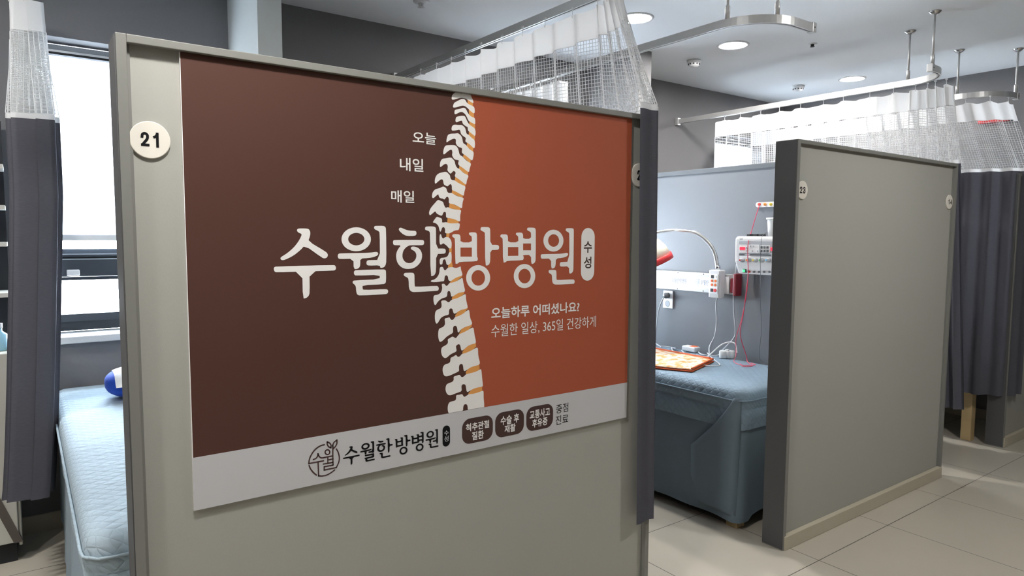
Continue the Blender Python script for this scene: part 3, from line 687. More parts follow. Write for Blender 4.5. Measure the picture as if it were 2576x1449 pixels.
def detector(x, y, label, s=1.0):
    t = thing('smoke_detector', label, 'detector', (x, y, ZC), 'smoke detectors on the ceiling')
    obj('base_plate', lathe(bmesh.new(), [(0.052 * s, 0), (0.052 * s, -.012), (0.048 * s, -.02)], (x, y, ZC), 'Z', 28), M['white_plastic'], t, True)
    obj('sensor_cap', lathe(bmesh.new(), [(0.040 * s, -.02), (0.038 * s, -.036), (0.026 * s, -.046), (0.001, -.048)], (x, y, ZC), 'Z', 28), M['white_plastic'], t, True)
    bm = bmesh.new()
    for k in range(10):
        a = 2 * PI * k / 10; c = Vector((x + .0385 * s * math.cos(a), y + .0385 * s * math.sin(a), ZC - .029))
        box(bm, c.x - .004, c.x + .004, c.y - .004, c.y + .004, c.z - .004, c.z + .004)
    obj('vent_slot', bm, M['dark'], t)
detector(4.068, 3.337, 'white smoke detector on the ceiling left of the bright middle light')
detector(5.454, 3.349, 'smaller-looking smoke detector on the ceiling left of the farthest light')
t = thing('sprinkler_head', 'tiny dark sprinkler head on the ceiling near the curved rail end', 'sprinkler', (4.349, 2.578, ZC))
obj('rosette', lathe(bmesh.new(), [(0.03, 0), (0.027, -.004), (0.001, -.005)], (4.349, 2.578, ZC), 'Z', 24), M['white_plastic'], t, True)
obj('nozzle', lathe(bmesh.new(), [(0.012, -.004), (0.01, -.018), (0.016, -.02), (0.001, -.022)], (4.349, 2.578, ZC), 'Z', 16), M['dark'], t)
t = thing('sprinkler_head', 'pale sprinkler head at the top edge above the spine poster', 'sprinkler', (1.85, 3.42, ZC))
obj('rosette', lathe(bmesh.new(), [(0.045, 0), (0.042, -.006), (0.02, -.012)], (1.85, 3.42, ZC), 'Z', 24), M['white_plastic'], t, True)
obj('nozzle', lathe(bmesh.new(), [(0.016, -.01), (0.012, -.03), (0.02, -.033), (0.001, -.036)], (1.85, 3.42, ZC), 'Z', 16), M['alu'], t)

# ------------------------------------------------------------------ curtain rails
def sweep(bm, path, prof):
    """prof: closed list of (side, z); path: list of 2D points"""
    rings = []
    for i, p in enumerate(path):
        d = (Vector(path[min(i + 1, len(path) - 1)]) - Vector(path[max(i - 1, 0)])).normalized()
        n = Vector((d.y, -d.x))
        rings.append([bm.verts.new((p[0] + n.x * s, p[1] + n.y * s, z)) for s, z in prof])
    m = len(prof)
    for i in range(len(rings) - 1):
        for k in range(m): bm.faces.new((rings[i][k], rings[i][(k + 1) % m], rings[i + 1][(k + 1) % m], rings[i + 1][k]))
    bm.faces.new(rings[0]); bm.faces.new(rings[-1])
    return bm
def rail_path(x, turn, y_end=1.80, run=0.02, r=0.24, y0=YB):
    pts = [(x, y0), (x, y_end + r)]
    for k in range(1, 17):
        a = PI / 2 * k / 16
        pts.append((x + turn * r * (1 - math.cos(a)), y_end + r - r * math.sin(a)))
    if run: pts.append((x + turn * (r + run), y_end))
    return pts
def rail(x, turn, label, rods, run):
    path = rail_path(x, turn, run=run)
    t = thing('curtain_rail', label, 'curtain rail', (x, path[0][1], ZR0), 'curtain rails under the ceiling')
    obj('track', sweep(bmesh.new(), path, [(-.012, ZR0), (-.004, ZR0), (-.004, ZR0 + .01), (.004, ZR0 + .01), (.004, ZR0), (.012, ZR0), (.012, ZR1), (-.012, ZR1)]), M['alu'], t)
    obj('wall_bracket', B(x - .018, x + .018, YB - .03, YB - .001, ZR0 - .012, ZR1 + .012), M['alu'], t, bevel=.003)
    e, e2 = Vector(path[-1]), Vector(path[-2]); d = (e - e2).normalized(); n = Vector((d.y, -d.x))
    bm = bmesh.new(); q = [e + n * .016, e + d * .03 + n * .016, e + d * .03 - n * .016, e - n * .016]
    solid(bm, [(p.x, p.y, ZR0 - .004) for p in q], (0, 0, ZR1 - ZR0 + .008))
    cap = obj('end_cap', bm, M['alu'], t, bevel=.002)
    obj('screw', lathe(bmesh.new(), [(.004, 0), (.004, .002)], (e.x + d.x * .015, e.y - .0165, (ZR0 + ZR1) / 2), 'Y', 10), M['dark'], cap)
    for (rx, ry) in rods:
        rod = obj('hanger_rod', lathe(bmesh.new(), [(.0065, ZR1 + .02), (.0065, ZC)], (rx, ry, 0), 'Z', 14), M['alu'], t, True)
        obj('rod_socket', lathe(bmesh.new(), [(.011, ZR1 - .001), (.011, ZR1 + .055), (.0085, ZR1 + .06)], (rx, ry, 0), 'Z', 14), M['alu'], rod, True)
        obj('ceiling_flange', lathe(bmesh.new(), [(.034, ZC), (.033, ZC - .004), (.020, ZC - .016), (.009, ZC - .022)], (rx, ry, 0), 'Z', 24), M['chrome'], rod, True)
    return t
rail(RAIL0, 1, 'curtain rail at the left edge, holding the left curtain', [(RAIL0, 2.05)], .02)
rail(RAIL1, -1, 'long diagonal curtain rail above the spine poster with a spread net curtain', [(RAIL1, 2.05)], .02)
rail(RAIL2, 1, 'curtain rail with a free curved end right of the topmost ceiling light', [(RAIL2, 1.99), (2.785, 1.795 + .03)], .12)
rail(RAIL3, -1, 'curtain rail above the plain panel, its end curling back on itself', [(RAIL3, 2.058), (4.285, 1.80)], .045)
rail(RAIL4, 1, 'farthest curtain rail, curving out at the right edge', [(RAIL4, 2.053), (5.571, 1.80)], .04)

# ------------------------------------------------------------------ curtains
def resample(pts, n):
    pts = [Vector(p) for p in pts]; L = [0]
    for a, b in zip(pts, pts[1:]): L.append(L[-1] + (b - a).length)
    out = []; j = 0
    for i in range(n):
        s = L[-1] * i / (n - 1)
        while j < len(pts) - 2 and L[j + 1] < s: j += 1
        q = (s - L[j]) / max(L[j + 1] - L[j], 1e-9); out.append(pts[j].lerp(pts[j + 1], q))
    return out, L[-1]
def ripple(path, folds, amp, seed, warp=None):
    """wavy fabric line along a path: amp may be a function of s; warp redistributes the folds"""
    rnd = random.Random(seed); ph = [rnd.uniform(-.5, .5) for _ in range(64)]
    N = 1600; c, L = resample(path, N); out = []
    for i, p in enumerate(c):
        s = i / (N - 1)
        d = (c[min(i + 1, N - 1)] - c[max(i - 1, 0)]).normalized(); n = Vector((d.y, -d.x))
        f = folds * (warp(s) if warp else s)
        k = int(f); fr = f - k
        a = amp(s) if callable(amp) else amp
        w = a * (math.sin(2 * PI * f) + .25 * math.sin(4 * PI * f + ph[k % 64]) + .3 * ph[(k * 7) % 64] * math.sin(PI * fr))
        out.append(p + n * w)
    return out
def curtain(label, top, bot, n_hook, z_bot, seed, cell=.0145, bulge=None, z_seam=1.918, hook_s=None, z_top=2.372, early=False, split=0):
    """top/bot: wavy lines (fabric seen from above) at the rail and at the hem"""
    fl = top[0] + top[1] if split else top
    Lf = sum((b - a).length for a, b in zip(fl, fl[1:]))
    if split: Lf = Lf * 1.12
    nc = max(24, int(Lf / cell))
    if split:
        na = int(nc * split); T = resample(top[0], na + 1)[0][:-1] + resample(top[1], nc - na + 1)[0]; Bt = resample(bot[0], na + 1)[0][:-1] + resample(bot[1], nc - na + 1)[0]
    else:
        T, _ = resample(top, nc + 1); Bt, _ = resample(bot, nc + 1)
    x0 = sum(p.x for p in T) / len(T); y0 = sum(p.y for p in T) / len(T)
    t = thing('privacy_curtain', label, 'curtain', (x0, y0, z_top), 'cubicle curtains')
    zh = z_top - .128
    def pos(i, z):
        q = (z_top - z) / (z_top - z_bot); q = q ** .85 if q > 0 else 0
        if early: q = min(1.0, max(0.0, (z_top - z) / (z_top - z_seam + .01))) ** 1.1
        p = T[i].lerp(Bt[i], q)
        if bulge: p = p + Vector(bulge(max(0.0, min(1.0, (z - z_bot) / (z_seam - z_bot)))))
        return Vector((p.x, p.y, z))
    hs = hook_s or [(k + .5) / n_hook for k in range(n_hook)]
    def sag(s):
        d = min(abs(s - h) for h in hs) * n_hook
        return .017 * min(1, d * 1.6) ** .8
    def sheet(zs, m, name, wire=False, sm=True, sagf=None, sol=0):
        bm = bmesh.new(); rows = []
        for r, z in enumerate(zs):
            rows.append([bm.verts.new(pos(i, z - (sagf(i / nc) * (1 - r / (len(zs) - 1)) if sagf else 0))) for i in range(nc + 1)])
        for a, b in zip(rows, rows[1:]):
            for i in range(nc): bm.faces.new((a[i], a[i + 1], b[i + 1], b[i]))
        o = obj(name, bm, m, t, sm)
        if wire:
            w = o.modifiers.new('net', 'WIREFRAME'); w.thickness = .0033; w.use_even_offset = False; w.use_boundary = True; w.use_replace = True
        return o
    sheet([zh + (z_top - zh) * (1 - k / 5) for k in range(6)], M['net'], 'header_band', sagf=sag)
    nr = int((zh - z_seam) / cell)
    sheet([zh - (zh - z_seam) * k / nr for k in range(nr + 1)], M['net'], 'net_panel', wire=True, sm=False)
    sheet([z_seam, z_seam - .011, z_seam - .022], M['net'], 'seam_tape')
    nf = 36
    sheet([z_seam - .022 - (z_seam - .022 - z_bot) * k / nf for k in range(nf + 1)], M['curtain'], 'fabric')
    hook = None
    for h in hs:
        p = pos(int(round(h * nc)), z_top)
        # the glider hangs under the rail, straight above the fabric
        if hook is None:
            bm = bmesh.new(); tube(bm, smooth_path([(0, 0, .030), (0, 0, .006), (.004, 0, -.004), (0, 0, -.010), (-.004, 0, -.002)], 3), .0016, 6)
            box(bm, -.004, .004, -.006, .006, .024, .032)
            hook = obj('hook', bm, M['white_plastic'], t)
            o = hook
        else:
            o = hook.copy(); COL.objects.link(o); o.parent = t
        o.matrix_parent_inverse = Matrix.Identity(4)
        o.location = Vector((p.x, p.y, p.z)) - t.location
    return t
def line(*pts): return [Vector(p) for p in pts]
def arc_part(x, turn, a1, r=.24, y_end=1.80):
    return [Vector((x + turn * r * (1 - math.cos(PI / 2 * k / 12 * a1)), y_end + r - r * math.sin(PI / 2 * k / 12 * a1))) for k in range(13)]
# left: bunched against the window wall
curtain('dark grey curtain with white net top, gathered at the left edge by the window',
        ripple(line((-.02, 3.34), (-.018, 3.64)), 8, .052, 1), ripple(line((-.020, 3.28), (-.014, 3.575)), 8, .074, 2), 7, .37, 1, early=True,
        bulge=lambda f: (.078 * min(1, f * 1.25) ** .8, 0))
# first diagonal rail: spread net, gathered at the panel end and hanging round it
curtain('net-topped curtain above the spine poster, its dark end hanging over the right poster edge',
        (ripple(line((1.93, 3.62), (1.93, 2.05)), 11, .011, 3), ripple(line((1.93, 2.05)) + arc_part(1.93, -1, .55), 5, .015, 13)),
        (ripple(line((1.933, 3.62), (1.933, 2.0)), 11, .012, 4), ripple(line((1.933, 2.0), (1.935, 1.83), (1.914, 1.745), (1.890, 1.688), (1.796, 1.684)), 5, lambda s: .012 if s < .4 else .004, 14)), 13, .385, 3, early=True, split=.74, bulge=lambda f: (-.024 * f if f < 1 else -.024, 0))
curtain('short white-headed curtain pushed to the wall, seen through the net above the poster',
        ripple(line((2.65, 3.84), (2.65, 3.12)), 7, .03, 5), ripple(line((2.66, 3.84), (2.66, 3.14)), 7, .035, 6), 7, .385, 5)
curtain('spread curtain with white net top behind the plain panel',
        (ripple(line((4.57, 3.52), (4.57, 2.04)), 13, .012, 7), ripple(line((4.57, 2.04), (4.575, 1.80)), 5, .028, 17)),
        (ripple(line((4.572, 3.52), (4.575, 2.04)), 13, .013, 8), ripple(line((4.575, 2.04), (4.60, 1.745)), 5, .020, 18)), 13, .40, 7, early=True, split=.70, bulge=lambda f: (0, -.095 * (1 - f)))
curtain('farthest dark curtain with white net top at the right edge',
        ripple(line((5.29, 3.68), (5.29, 2.04)) + arc_part(5.29, 1, 1.0), 18, .014, 9),
        ripple(line((5.29, 3.68), (5.29, 2.06), (5.33, 1.86), (5.45, 1.70), (5.60, 1.665)), 18, .020, 10), 15, .36, 9, early=True)

# ------------------------------------------------------------------ beds
def bed(x0, x1, y0, y1, zt, label, flare, hem, seed, qm='quilt', sm='skirt', group='treatment beds in the cubicles', leg_z=.10):
    t = thing('treatment_bed', label, 'bed', ((x0 + x1) / 2, (y0 + y1) / 2, 0), group)
    rnd = random.Random(seed); n = 160; R = .045
    ph = [rnd.uniform(0, 2 * PI) for _ in range(6)]
    def ring(z, off, wob=0.0, r=R):
        pts = []; cs = [(x1, y0), (x1, y1), (x0, y1), (x0, y0)]
        per = []
        rr = r
        for (cx, cy), a0 in zip(((x1 - rr, y0 + rr), (x1 - rr, y1 - rr), (x0 + rr, y1 - rr), (x0 + rr, y0 + rr)), (-90, 0, 90, 180)):
            for k in range(9):
                a = math.radians(a0 + 90 * k / 8); per.append((Vector((cx + rr * math.cos(a), cy + rr * math.sin(a))), Vector((math.cos(a), math.sin(a)))))
        P = [p for p, _ in per] + [per[0][0]]; Q, L = resample(P, n + 1)
        for i in range(n):
            p = Q[i]; d = (Q[i + 1] - Q[i - 1 if i else n - 1]); nn = Vector((d.y, -d.x)).normalized()
            s = i / n * L
            w = wob * (math.sin(s * 9 + ph[0]) + .6 * math.sin(s * 23 + ph[1]))
            fx, fy = flare(p.x, p.y) if flare else (0, 0)
            zz = z(s, p) if callable(z) else z
            q = p + nn * (off + w)
            pts.append(Vector((q.x, q.y, zz)))
        return pts
    def loft(bm, rings, close_top=False):
        V = [[bm.verts.new(p) for p in r] for r in rings]
        for a, b in zip(V, V[1:]):
            for i in range(n): bm.faces.new((a[i], a[(i + 1) % n], b[(i + 1) % n], b[i]))
        return V
    # quilted cover: sides, rounded edge and flat top
    bm = bmesh.new()
    rings = [ring(zt - .20, .006, .003), ring(zt - .15, .008, .002), ring(zt - .105, .012), ring(zt - .098, .006), ring(zt - .09, .012), ring(zt - .05, .012), ring(zt - .022, .008), ring(zt - .008, -.004), ring(zt, -.024)]
    V = loft(bm, rings)
    top = V[-1]; c = Vector(((x0 + x1) / 2, (y0 + y1) / 2, zt))
    half = (x1 - x0) / 2
    prev = top
    for f in (.2, .45, .7):
        cur = []
        for v in top:
            q = v.co.copy(); sp = Vector((c.x, min(max(q.y, y0 + half), y1 - half), zt + .004))
            cur.append(bm.verts.new(q.lerp(sp, f)))
        for i in range(n): bm.faces.new((prev[i], prev[(i + 1) % n], cur[(i + 1) % n], cur[i]))
        prev = cur
    bm.faces.new(prev)
    cov = obj('quilted_cover', bm, M[qm], t, True)
    pr = ring(zt - .052, .017)
    obj('piping', tube(bmesh.new(), pr + [pr[0]], .0045, 6), M[qm], t, True)
    # skirt below
    bm = bmesh.new(); rr = []
    for k in range(12):
        q = k / 11
        z = (lambda q: (lambda s, p: (zt - .19) + (hem(p) - (zt - .19)) * q))(q)
        pts = ring(z, -.004 + .006 * q, .010 * q)
        for p in pts:
            fx, fy = flare(p.x, p.y); p.x += fx * q; p.y += fy * q
        rr.append(pts)
    loft(bm, rr)
    obj('skirt', bm, M[sm], t, True)
    obj('bed_base', B(x0 + .03, x1 - .03, y0 + .03, y1 - .03, .20, zt - .05), M['wood'], t)
    for lx in (x0 + .015, x1 - .08):
        for ly in (y0 + .015, y1 - .08):
            obj('leg', B(lx, lx + .065, ly, ly + .065, 0, .22), M['wood'], t, bevel=.004)
    return t
bed(.105, .84, 1.905, 3.88, .70, 'light blue quilted bed at the left, below the bright window', lambda x, y: (-.06 * max(0, (3.2 - y)) / 1.3 if x < .3 else 0, -.02 if y < 2.1 else 0), lambda p: .06, 11)
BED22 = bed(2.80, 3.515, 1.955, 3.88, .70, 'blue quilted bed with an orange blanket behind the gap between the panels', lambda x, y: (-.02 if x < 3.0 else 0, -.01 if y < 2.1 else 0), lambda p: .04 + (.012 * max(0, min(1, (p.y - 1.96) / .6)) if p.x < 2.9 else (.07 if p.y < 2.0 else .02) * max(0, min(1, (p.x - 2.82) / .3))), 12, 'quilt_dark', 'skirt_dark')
# the foot-end fabric folded round the near corner, its edge running down in a curve
bm = bmesh.new(); rows = []
for i in range(33):
    w = i / 32; z = .66 - .585 * w; v = w / .5
    reach = .012 + .25 * min(1, v) ** 1.3
    row = []
    for j in range(9):
        q = j / 8; y_ = 1.962 + (reach + .013) * q
        if v < 1: lift = .008 + .018 * math.sin(PI * .62 * q) * (1 - v ** 3) * min(1, v * 2 + .3) - .006 * q * v
        else: lift = .008 - .002 * q - .020 * (v - 1) * q
        x_ = 2.796 - lift - .016 * max(0, (.5 - z) / .44) + .045 - math.sqrt(.045 ** 2 - min(.044, max(0, 2.0 - y_)) ** 2)
        row.append(bm.verts.new((x_, y_, z)))
    rows.append(row)
for a, b in zip(rows, rows[1:]):
    for j in range(8): bm.faces.new((a[j], a[j + 1], b[j + 1], b[j]))
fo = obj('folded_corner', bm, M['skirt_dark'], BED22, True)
so = fo.modifiers.new('thick', 'SOLIDIFY'); so.thickness = .004
# bare wooden bed behind the far curtain
t = thing('treatment_bed', 'pale wooden bed leg and frame showing under the farthest dark curtain', 'bed', (5.78, 2.9, 0), 'treatment beds in the cubicles')
for lx in (5.42, 6.06):
    for ly in (1.895, 3.80): obj('leg', B(lx, lx + .07, ly, ly + .065, 0, .56), M['wood'], t, bevel=.004)
bm = bmesh.new(); box(bm, 5.43, 5.46, 1.96, 3.80, .40, .54); box(bm, 6.09, 6.12, 1.96, 3.80, .40, .54); box(bm, 5.49, 6.06, 1.905, 1.935, .40, .54)
obj('side_board', bm, M['wood'], t, bevel=.003)
obj('mattress', B(5.425, 6.125, 1.90, 3.86, .56, .70), M['quilt'], t, bevel=.03)

# ------------------------------------------------------------------ things on the left bed and by the left wall
t = thing('sandbag_cushion', 'royal blue cushion with a white cloth on top, on the left bed', 'cushion', (.42, 3.50, .705))
bm = bmesh.new(); bmesh.ops.create_uvsphere(bm, u_segments=28, v_segments=16, radius=1)
for v in bm.verts:
    c = v.co; f = lambda a, p: math.copysign(abs(a) ** p, a)
    v.co = Vector((.425 + f(c.x, .75) * .15, 3.48 + f(c.y, .75) * .12, .7745 + f(c.z, .8) * .066))
obj('cushion_body', bm, M['blue'], t, True)
bm = bmesh.new(); rows = []
for i in range(15):
    row = []
    for j in range(11):
        a, b = -.86 + 1.72 * i / 14, -1.0 + 2.0 * j / 10
        x = .345 + .05 + a * .10; y = 3.48 + b * .122
        e = max(0, 1 - abs((x - .425) / .155) ** 2.6 - abs((y - 3.48) / .126) ** 2.6)
        z = .7745 + .066 * e ** .42 + .003 if e > 0 else .77
        row.append(bm.verts.new((x, y, max(z, .775))))
    rows.append(row)
for a, b in zip(rows, rows[1:]):
    for j in range(10): bm.faces.new((a[j], a[j + 1], b[j + 1], b[j]))
obj('white_cloth', bm, M['towel'], t, True)

t = thing('shelf_cabinet', 'white cabinet with open shelves peeking out beside the left curtain', 'cabinet', (-.42, 3.66, 0))
xc0, xc1, yc0, yc1 = -.78, -.050, 3.60, 3.88
bm = bmesh.new()
box(bm, xc0, xc1 - .012, yc0, yc1, .09, .93)
obj('body', bm, M['cab_white'], t, bevel=.004)
obj('side_panel', B(xc1 - .012, xc1, yc0 + .012, yc1, .07, .95), M['cab_white'], t, bevel=.003)
bm = bmesh.new()
solid(bm, [(xc1 + .003, yc0 - .004, .09), (xc1 - .030, yc0 - .004, .09), (xc1 - .125, yc0 - .004, .36), (xc1 - .090, yc0 - .004, .36)], (0, .014, 0))
obj('brace_strip', bm, M['cab_edge'], t)
obj('dark_base', B(xc0 + .02, xc1 - .02, yc0 + .02, yc1 - .02, 0, .09), M['dark'], t)  # dark block filling the space under the cabinet
obj('back_panel', B(xc0, xc1 - .002, yc1 - .02, yc1, .93, 1.95), M['dark'], t)
obj('upright', B(xc0, xc0 + .02, yc0 + .05, yc1 - .02, .93, 1.95), M['cab_white'], t)
for z in (1.18, 1.40, 1.56, 1.735):
    obj('shelf', B(xc0 + .02, xc1, yc0 + .05, yc1 - .02, z - .012, z + .006), M['cab_white'], t)
for k, (x, z, h) in enumerate(((-.095, .9315, .10),)):
    tb = thing('bottle', 'pale blue bottle at the left edge, on the white cabinet', 'bottle', (x, 3.70, z))
    obj('bottle_body', lathe(bmesh.new(), [(.028, 0), (.030, .004), (.030, h * .7), (.012, h * .85), (.012, h)], (x, 3.70, z), 'Z', 20), M['bottle'], tb, True)
    obj('bottle_cap', lathe(bmesh.new(), [(.014, h), (.014, h + .02)], (x, 3.70, z), 'Z', 16), M['white_plastic'], tb)

# ------------------------------------------------------------------ fittings on the blue-grey partition (face at x = 3.555, seen from the bed)
XW = 3.555
def wx_(u, v, d=0.0): return onX(u, v, XW - d)
def wbox(bm, u0, u1, v0, v1, d0, d1):
    """box on the wall: front face (depth d1 from the wall) spans these pixels"""
    a = wx_(u0, (v0 + v1) / 2, d1); b = wx_(u1, (v0 + v1) / 2, d1); zt_ = wx_((u0 + u1) / 2, v0, d1).z; zb_ = wx_((u0 + u1) / 2, v1, d1).z
    return box(bm, XW - d1, XW - d0, min(a.y, b.y), max(a.y, b.y), zb_, zt_)
# rail with printed strip
t = thing('equipment_rail', 'white aluminium equipment rail with hospital lettering on the blue-grey partition', 'rail', (XW, 2.9, 1.15))
za, zb2 = 1.090, 1.214
obj('channel', B(XW - .018, XW, 2.535, 3.33, za, zb2), M['alu'], t, bevel=.003)
obj('print_strip', B(XW - .022, XW - .017, 2.62, 3.33, za + .026, zb2 - .026), M['white_plastic'], t)
bm = bmesh.new(); box(bm, XW - .030, XW - .017, 2.62, 3.33, za, za + .016); box(bm, XW - .030, XW - .017, 2.62, 3.33, zb2 - .016, zb2)
obj('rail_lip', bm, M['alu'], t, bevel=.002)
RIBBON_AXIS = 'X'
xs = XW - .0226
for y_left in (3.318, 3.078, 2.838):
    zc_ = (za + zb2) / 2
    bm = bmesh.new(); word_into(bm, 0, .125, -.017, .017, lambda a, z: Vector((xs, y_left - .040 - a, zc_ + z)))
    for l in LOGO_N:
        ribbon(bm, [Vector((xs, y_left - a * .034, zc_ - .02 + b * .042)) for a, b in l], .0014)
    obj('strip_lettering', bm, M['ink_grey'], t)
bm = bmesh.new()
for y in (3.20, 2.98, 2.77):
    for z in (za + .008, zb2 - .008): lathe(bm, [(.004, -.031), (.004, -.029)], (XW, y, z), 'X', 10)
obj('screw', bm, M['dark'], t)
obj('end_stop', B(XW - .06, XW, 2.505, 2.528, za - .004, zb2 + .008), M['maroon'], t, bevel=.005)
obj('end_block', B(XW - .05, XW, 2.529, 2.556, za + .012, zb2 - .022), M['maroon'], t, bevel=.005)
# socket
t = thing('wall_socket', 'white double wall socket with a grey plug under the equipment rail', 'socket', (XW, 3.08, 1.01))
obj('face_plate', B(XW - .010, XW, 3.037, 3.122, .957, 1.078), M['white_plastic'], t, bevel=.003)
for z in (1.045, .990):
    obj('outlet_well', lathe(bmesh.new(), [(.020, -.0105), (.017, -.0105), (.017, -.0100)], (XW, 3.080, z), 'X', 20), M['cord'], t)
t = thing('power_plug', 'dark grey round plug in the wall socket', 'plug', (XW - .02, 3.08, 1.045))
obj('plug_body', lathe(bmesh.new(), [(.018, -.011), (.020, -.03), (.014, -.045)], (XW, 3.080, 1.045), 'X', 18), M['plug'], t, True)
obj('plug_cord', tube(bmesh.new(), smooth_path([(XW - .035, 3.085, 1.04), (XW - .05, 3.10, 1.0), (XW - .05, 3.125, .93), (XW - .05, 3.14, .82), (XW - .055, 3.15, .735), (XW - .09, 3.2, .713)]), .004, 8), M['cord'], t, True)
# gooseneck lamp
t = LAMP = thing('infrared_lamp', 'chrome gooseneck lamp with cream head and red rim beside the bed', 'lamp', (XW - .05, 2.70, 1.15))
d1 = .078
f0, f1 = onX(1783, 715, XW - d1), onX(1811, 715, XW - d1)
zt_, zb_ = onX(1797, 679, XW - d1).z, onX(1797, 750, XW - d1).z
by0, by1 = f1.y, f0.y
bx0, bx1 = XW - d1, XW - .026
ctl = obj('control_box', B(bx0, bx1, by0, by1, zb_, zt_), M['white_plastic'], t, bevel=.008)
obj('box_bracket', B(bx1, XW - .030, by0 - .03, by1 - .02, zb_ + .03, zt_ - .04), M['white_plastic'], t)
obj('bezel', B(bx0 - .003, bx0 + .002, by0 + .004, by1 - .004, zb_ + .004, zt_ - .004), M['alu'], ctl, bevel=.006)
obj('key_plate', B(bx0 - .005, bx0, by0 + .012, by1 - .012, zb_ + .026, zt_ - .026), M['white_plastic'], ctl, bevel=.004)
hh = zt_ - zb_; ww = by1 - by0
for (a, b, rw, m_) in ((.64, .76, .010, 'dark'), (.36, .76, .006, 'white_plastic'), (.66, .28, .010, 'dark')):
    y = by0 + ww * a; z = zb_ + hh * b
    obj('key', B(bx0 - .008, bx0 - .004, y - rw * .9, y + rw * .9, z - rw, z + rw), M[m_], ctl)
for (a, b) in ((.66, .61), (.66, .47), (.36, .61), (.36, .47)):
    obj('key', lathe(bmesh.new(), [(.0085, -.004), (.0085, -.008)], (bx0, by0 + ww * a, zb_ + hh * b), 'X', 14), M['k_orange'], ctl)
    obj('key', lathe(bmesh.new(), [(.005, -.008), (.005, -.009)], (bx0, by0 + ww * a, zb_ + hh * b), 'X', 12), M['k_red'], ctl)
obj('key', lathe(bmesh.new(), [(.0105, -.004), (.010, -.010)], (bx0, by0 + ww * .36, zb_ + hh * .28), 'X', 16), M['red'], ctl)
by_c = (by0 + by1) / 2 - .003
def gp(u, v, x): return onX(u, v, x)
_rh = Vector((RT.x, RT.y, 0)).normalized()
head_axis = (_rh * .45 - Vector((0, 0, 1))).normalized()
hd = gp(1689, 638, 3.30) - (_rh + Vector((0, 0, .45))).normalized() * .136 - head_axis * .146
arm = smooth_path([Vector((XW - .052, by_c, zt_ - .005)), gp(1803, 660, XW - .055), gp(1797, 634, XW - .07), gp(1780, 608, XW - .10), gp(1750, 586, XW - .14), gp(1712, 580, XW - .18), gp(1685, 579.5, XW - .20), hd + Vector((.04, -.03, .045)), hd + Vector((0, 0, .004))], 10)
r = [.012 if i < len(arm) * .52 else .0085 for i in range(len(arm))]
obj('gooseneck', tube(bmesh.new(), arm, r, 12), M['alu'], t, True)
obj('neck_collar', lathe(bmesh.new(), [(.016, 0), (.016, .025), (.012, .03)], (arm[0].x, arm[0].y, zt_ - .002), 'Z', 18), M['chrome'], t, True)
M3 = head_axis.to_track_quat('Z', 'Y').to_matrix()
def oriented(bm, origin):
    for v in bm.verts: v.co = M3 @ v.co + origin
    return bm
tip = arm[-1]

obj('lamp_head', oriented(lathe(bmesh.new(), [(.014, -.01), (.055, .0), (.098, .03), (.122, .08), (.130, .135), (.126, .135), (.117, .08), (.09, .034), (.001, .012)], (0, 0, 0), 'Z', 36), hd), M['cream'], t, True)
obj('lamp_rim', oriented(lathe(bmesh.new(), [(.130, .126), (.137, .128), (.139, .165), (.126, .167), (.124, .130)], (0, 0, 0), 'Z', 36, True), hd), M['red'], t, True)
obj('lamp_cord', tube(bmesh.new(), smooth_path([Vector((XW - .05, by_c, zb_ + .004)), gp(1801, 770, XW - .05), gp(1803, 806, XW - .05), gp(1798, 845, XW - .06), gp(1785, 872, XW - .09), Vector((3.40, 2.62, .712)), Vector((3.34, 2.66, .709)), Vector((3.36, 2.76, .709)), Vector((3.44, 2.86, .709))]), .0045, 8), M['cord'], t, True)
# electrotherapy unit
t = UNIT = thing('therapy_unit', 'white electrotherapy unit with red display and coloured knobs on the partition', 'medical device', (XW - .08, 2.35, 1.2))
dd = .15
def up_(u, v, d=dd): return onX(u, v, XW - d)
yl = up_(1848, 640).y; z_t = up_(1900, 594).z; z_b = up_(1900, 692).z; z_k = up_(1900, 664).z
yr = 2.02
bm = bmesh.new()
# side profile (x, z): sloping face, chin with jacks
prof = [(XW - .02, z_t - .01), (XW - dd + .02, z_t), (XW - dd, z_t - .012), (XW - dd + .004, z_k + .012), (XW - dd + .012, z_k - .004), (XW - dd + .04, z_b), (XW - .03, z_b + .004)]
solid(bm, [(x, yl, z) for x, z in prof], (0, yr - yl, 0))
obj('housing', bm, M['white_plastic'], t, bevel=.008)
obj('mounting_arm', B(XW - .03, XW, 2.2, 2.36, z_b + .04, z_t - .04), M['white_plastic'], t)
xf = XW - dd + .001
def fbox(u0, u1, v0, v1, h, m_, name, par=t):
    a, b = up_(u0, (v0 + v1) / 2), up_(u1, (v0 + v1) / 2)
    return obj(name, B(xf - .004 - h, xf + .002, b.y, a.y, up_((u0 + u1) / 2, v1).z, up_((u0 + u1) / 2, v0).z), M[m_], par, bevel=min(.002, h * .4))
def c5(x, y): return (1640 + x / 4.83, 480 + y / 4.83)
def fb5(x0, x1, y0, y1, h, m_, name, par=t):
    (u0, v0), (u1, v1) = c5(x0, y0), c5(x1, y1); return fbox(u0, u1, v0, v1, h, m_, name, par)
fp = fb5(1058, 1700, 612, 872, .001, 'cord', 'front_plate')
fb5(1066, 1166, 655, 755, .003, 'white_plastic', 'key_field', fp); fb5(1176, 1310, 655, 755, .003, 'white_plastic', 'key_field', fp); fb5(1318, 1440, 660, 755, .003, 'white_plastic', 'key_field', fp)
fb5(1068, 1460, 800, 868, .003, 'white_plastic', 'key_field', fp)
fb5(1076, 1140, 682, 718, .005, 'red_led', 'display', fp); fb5(1450, 1520, 688, 726, .005, 'red_led', 'display', fp)
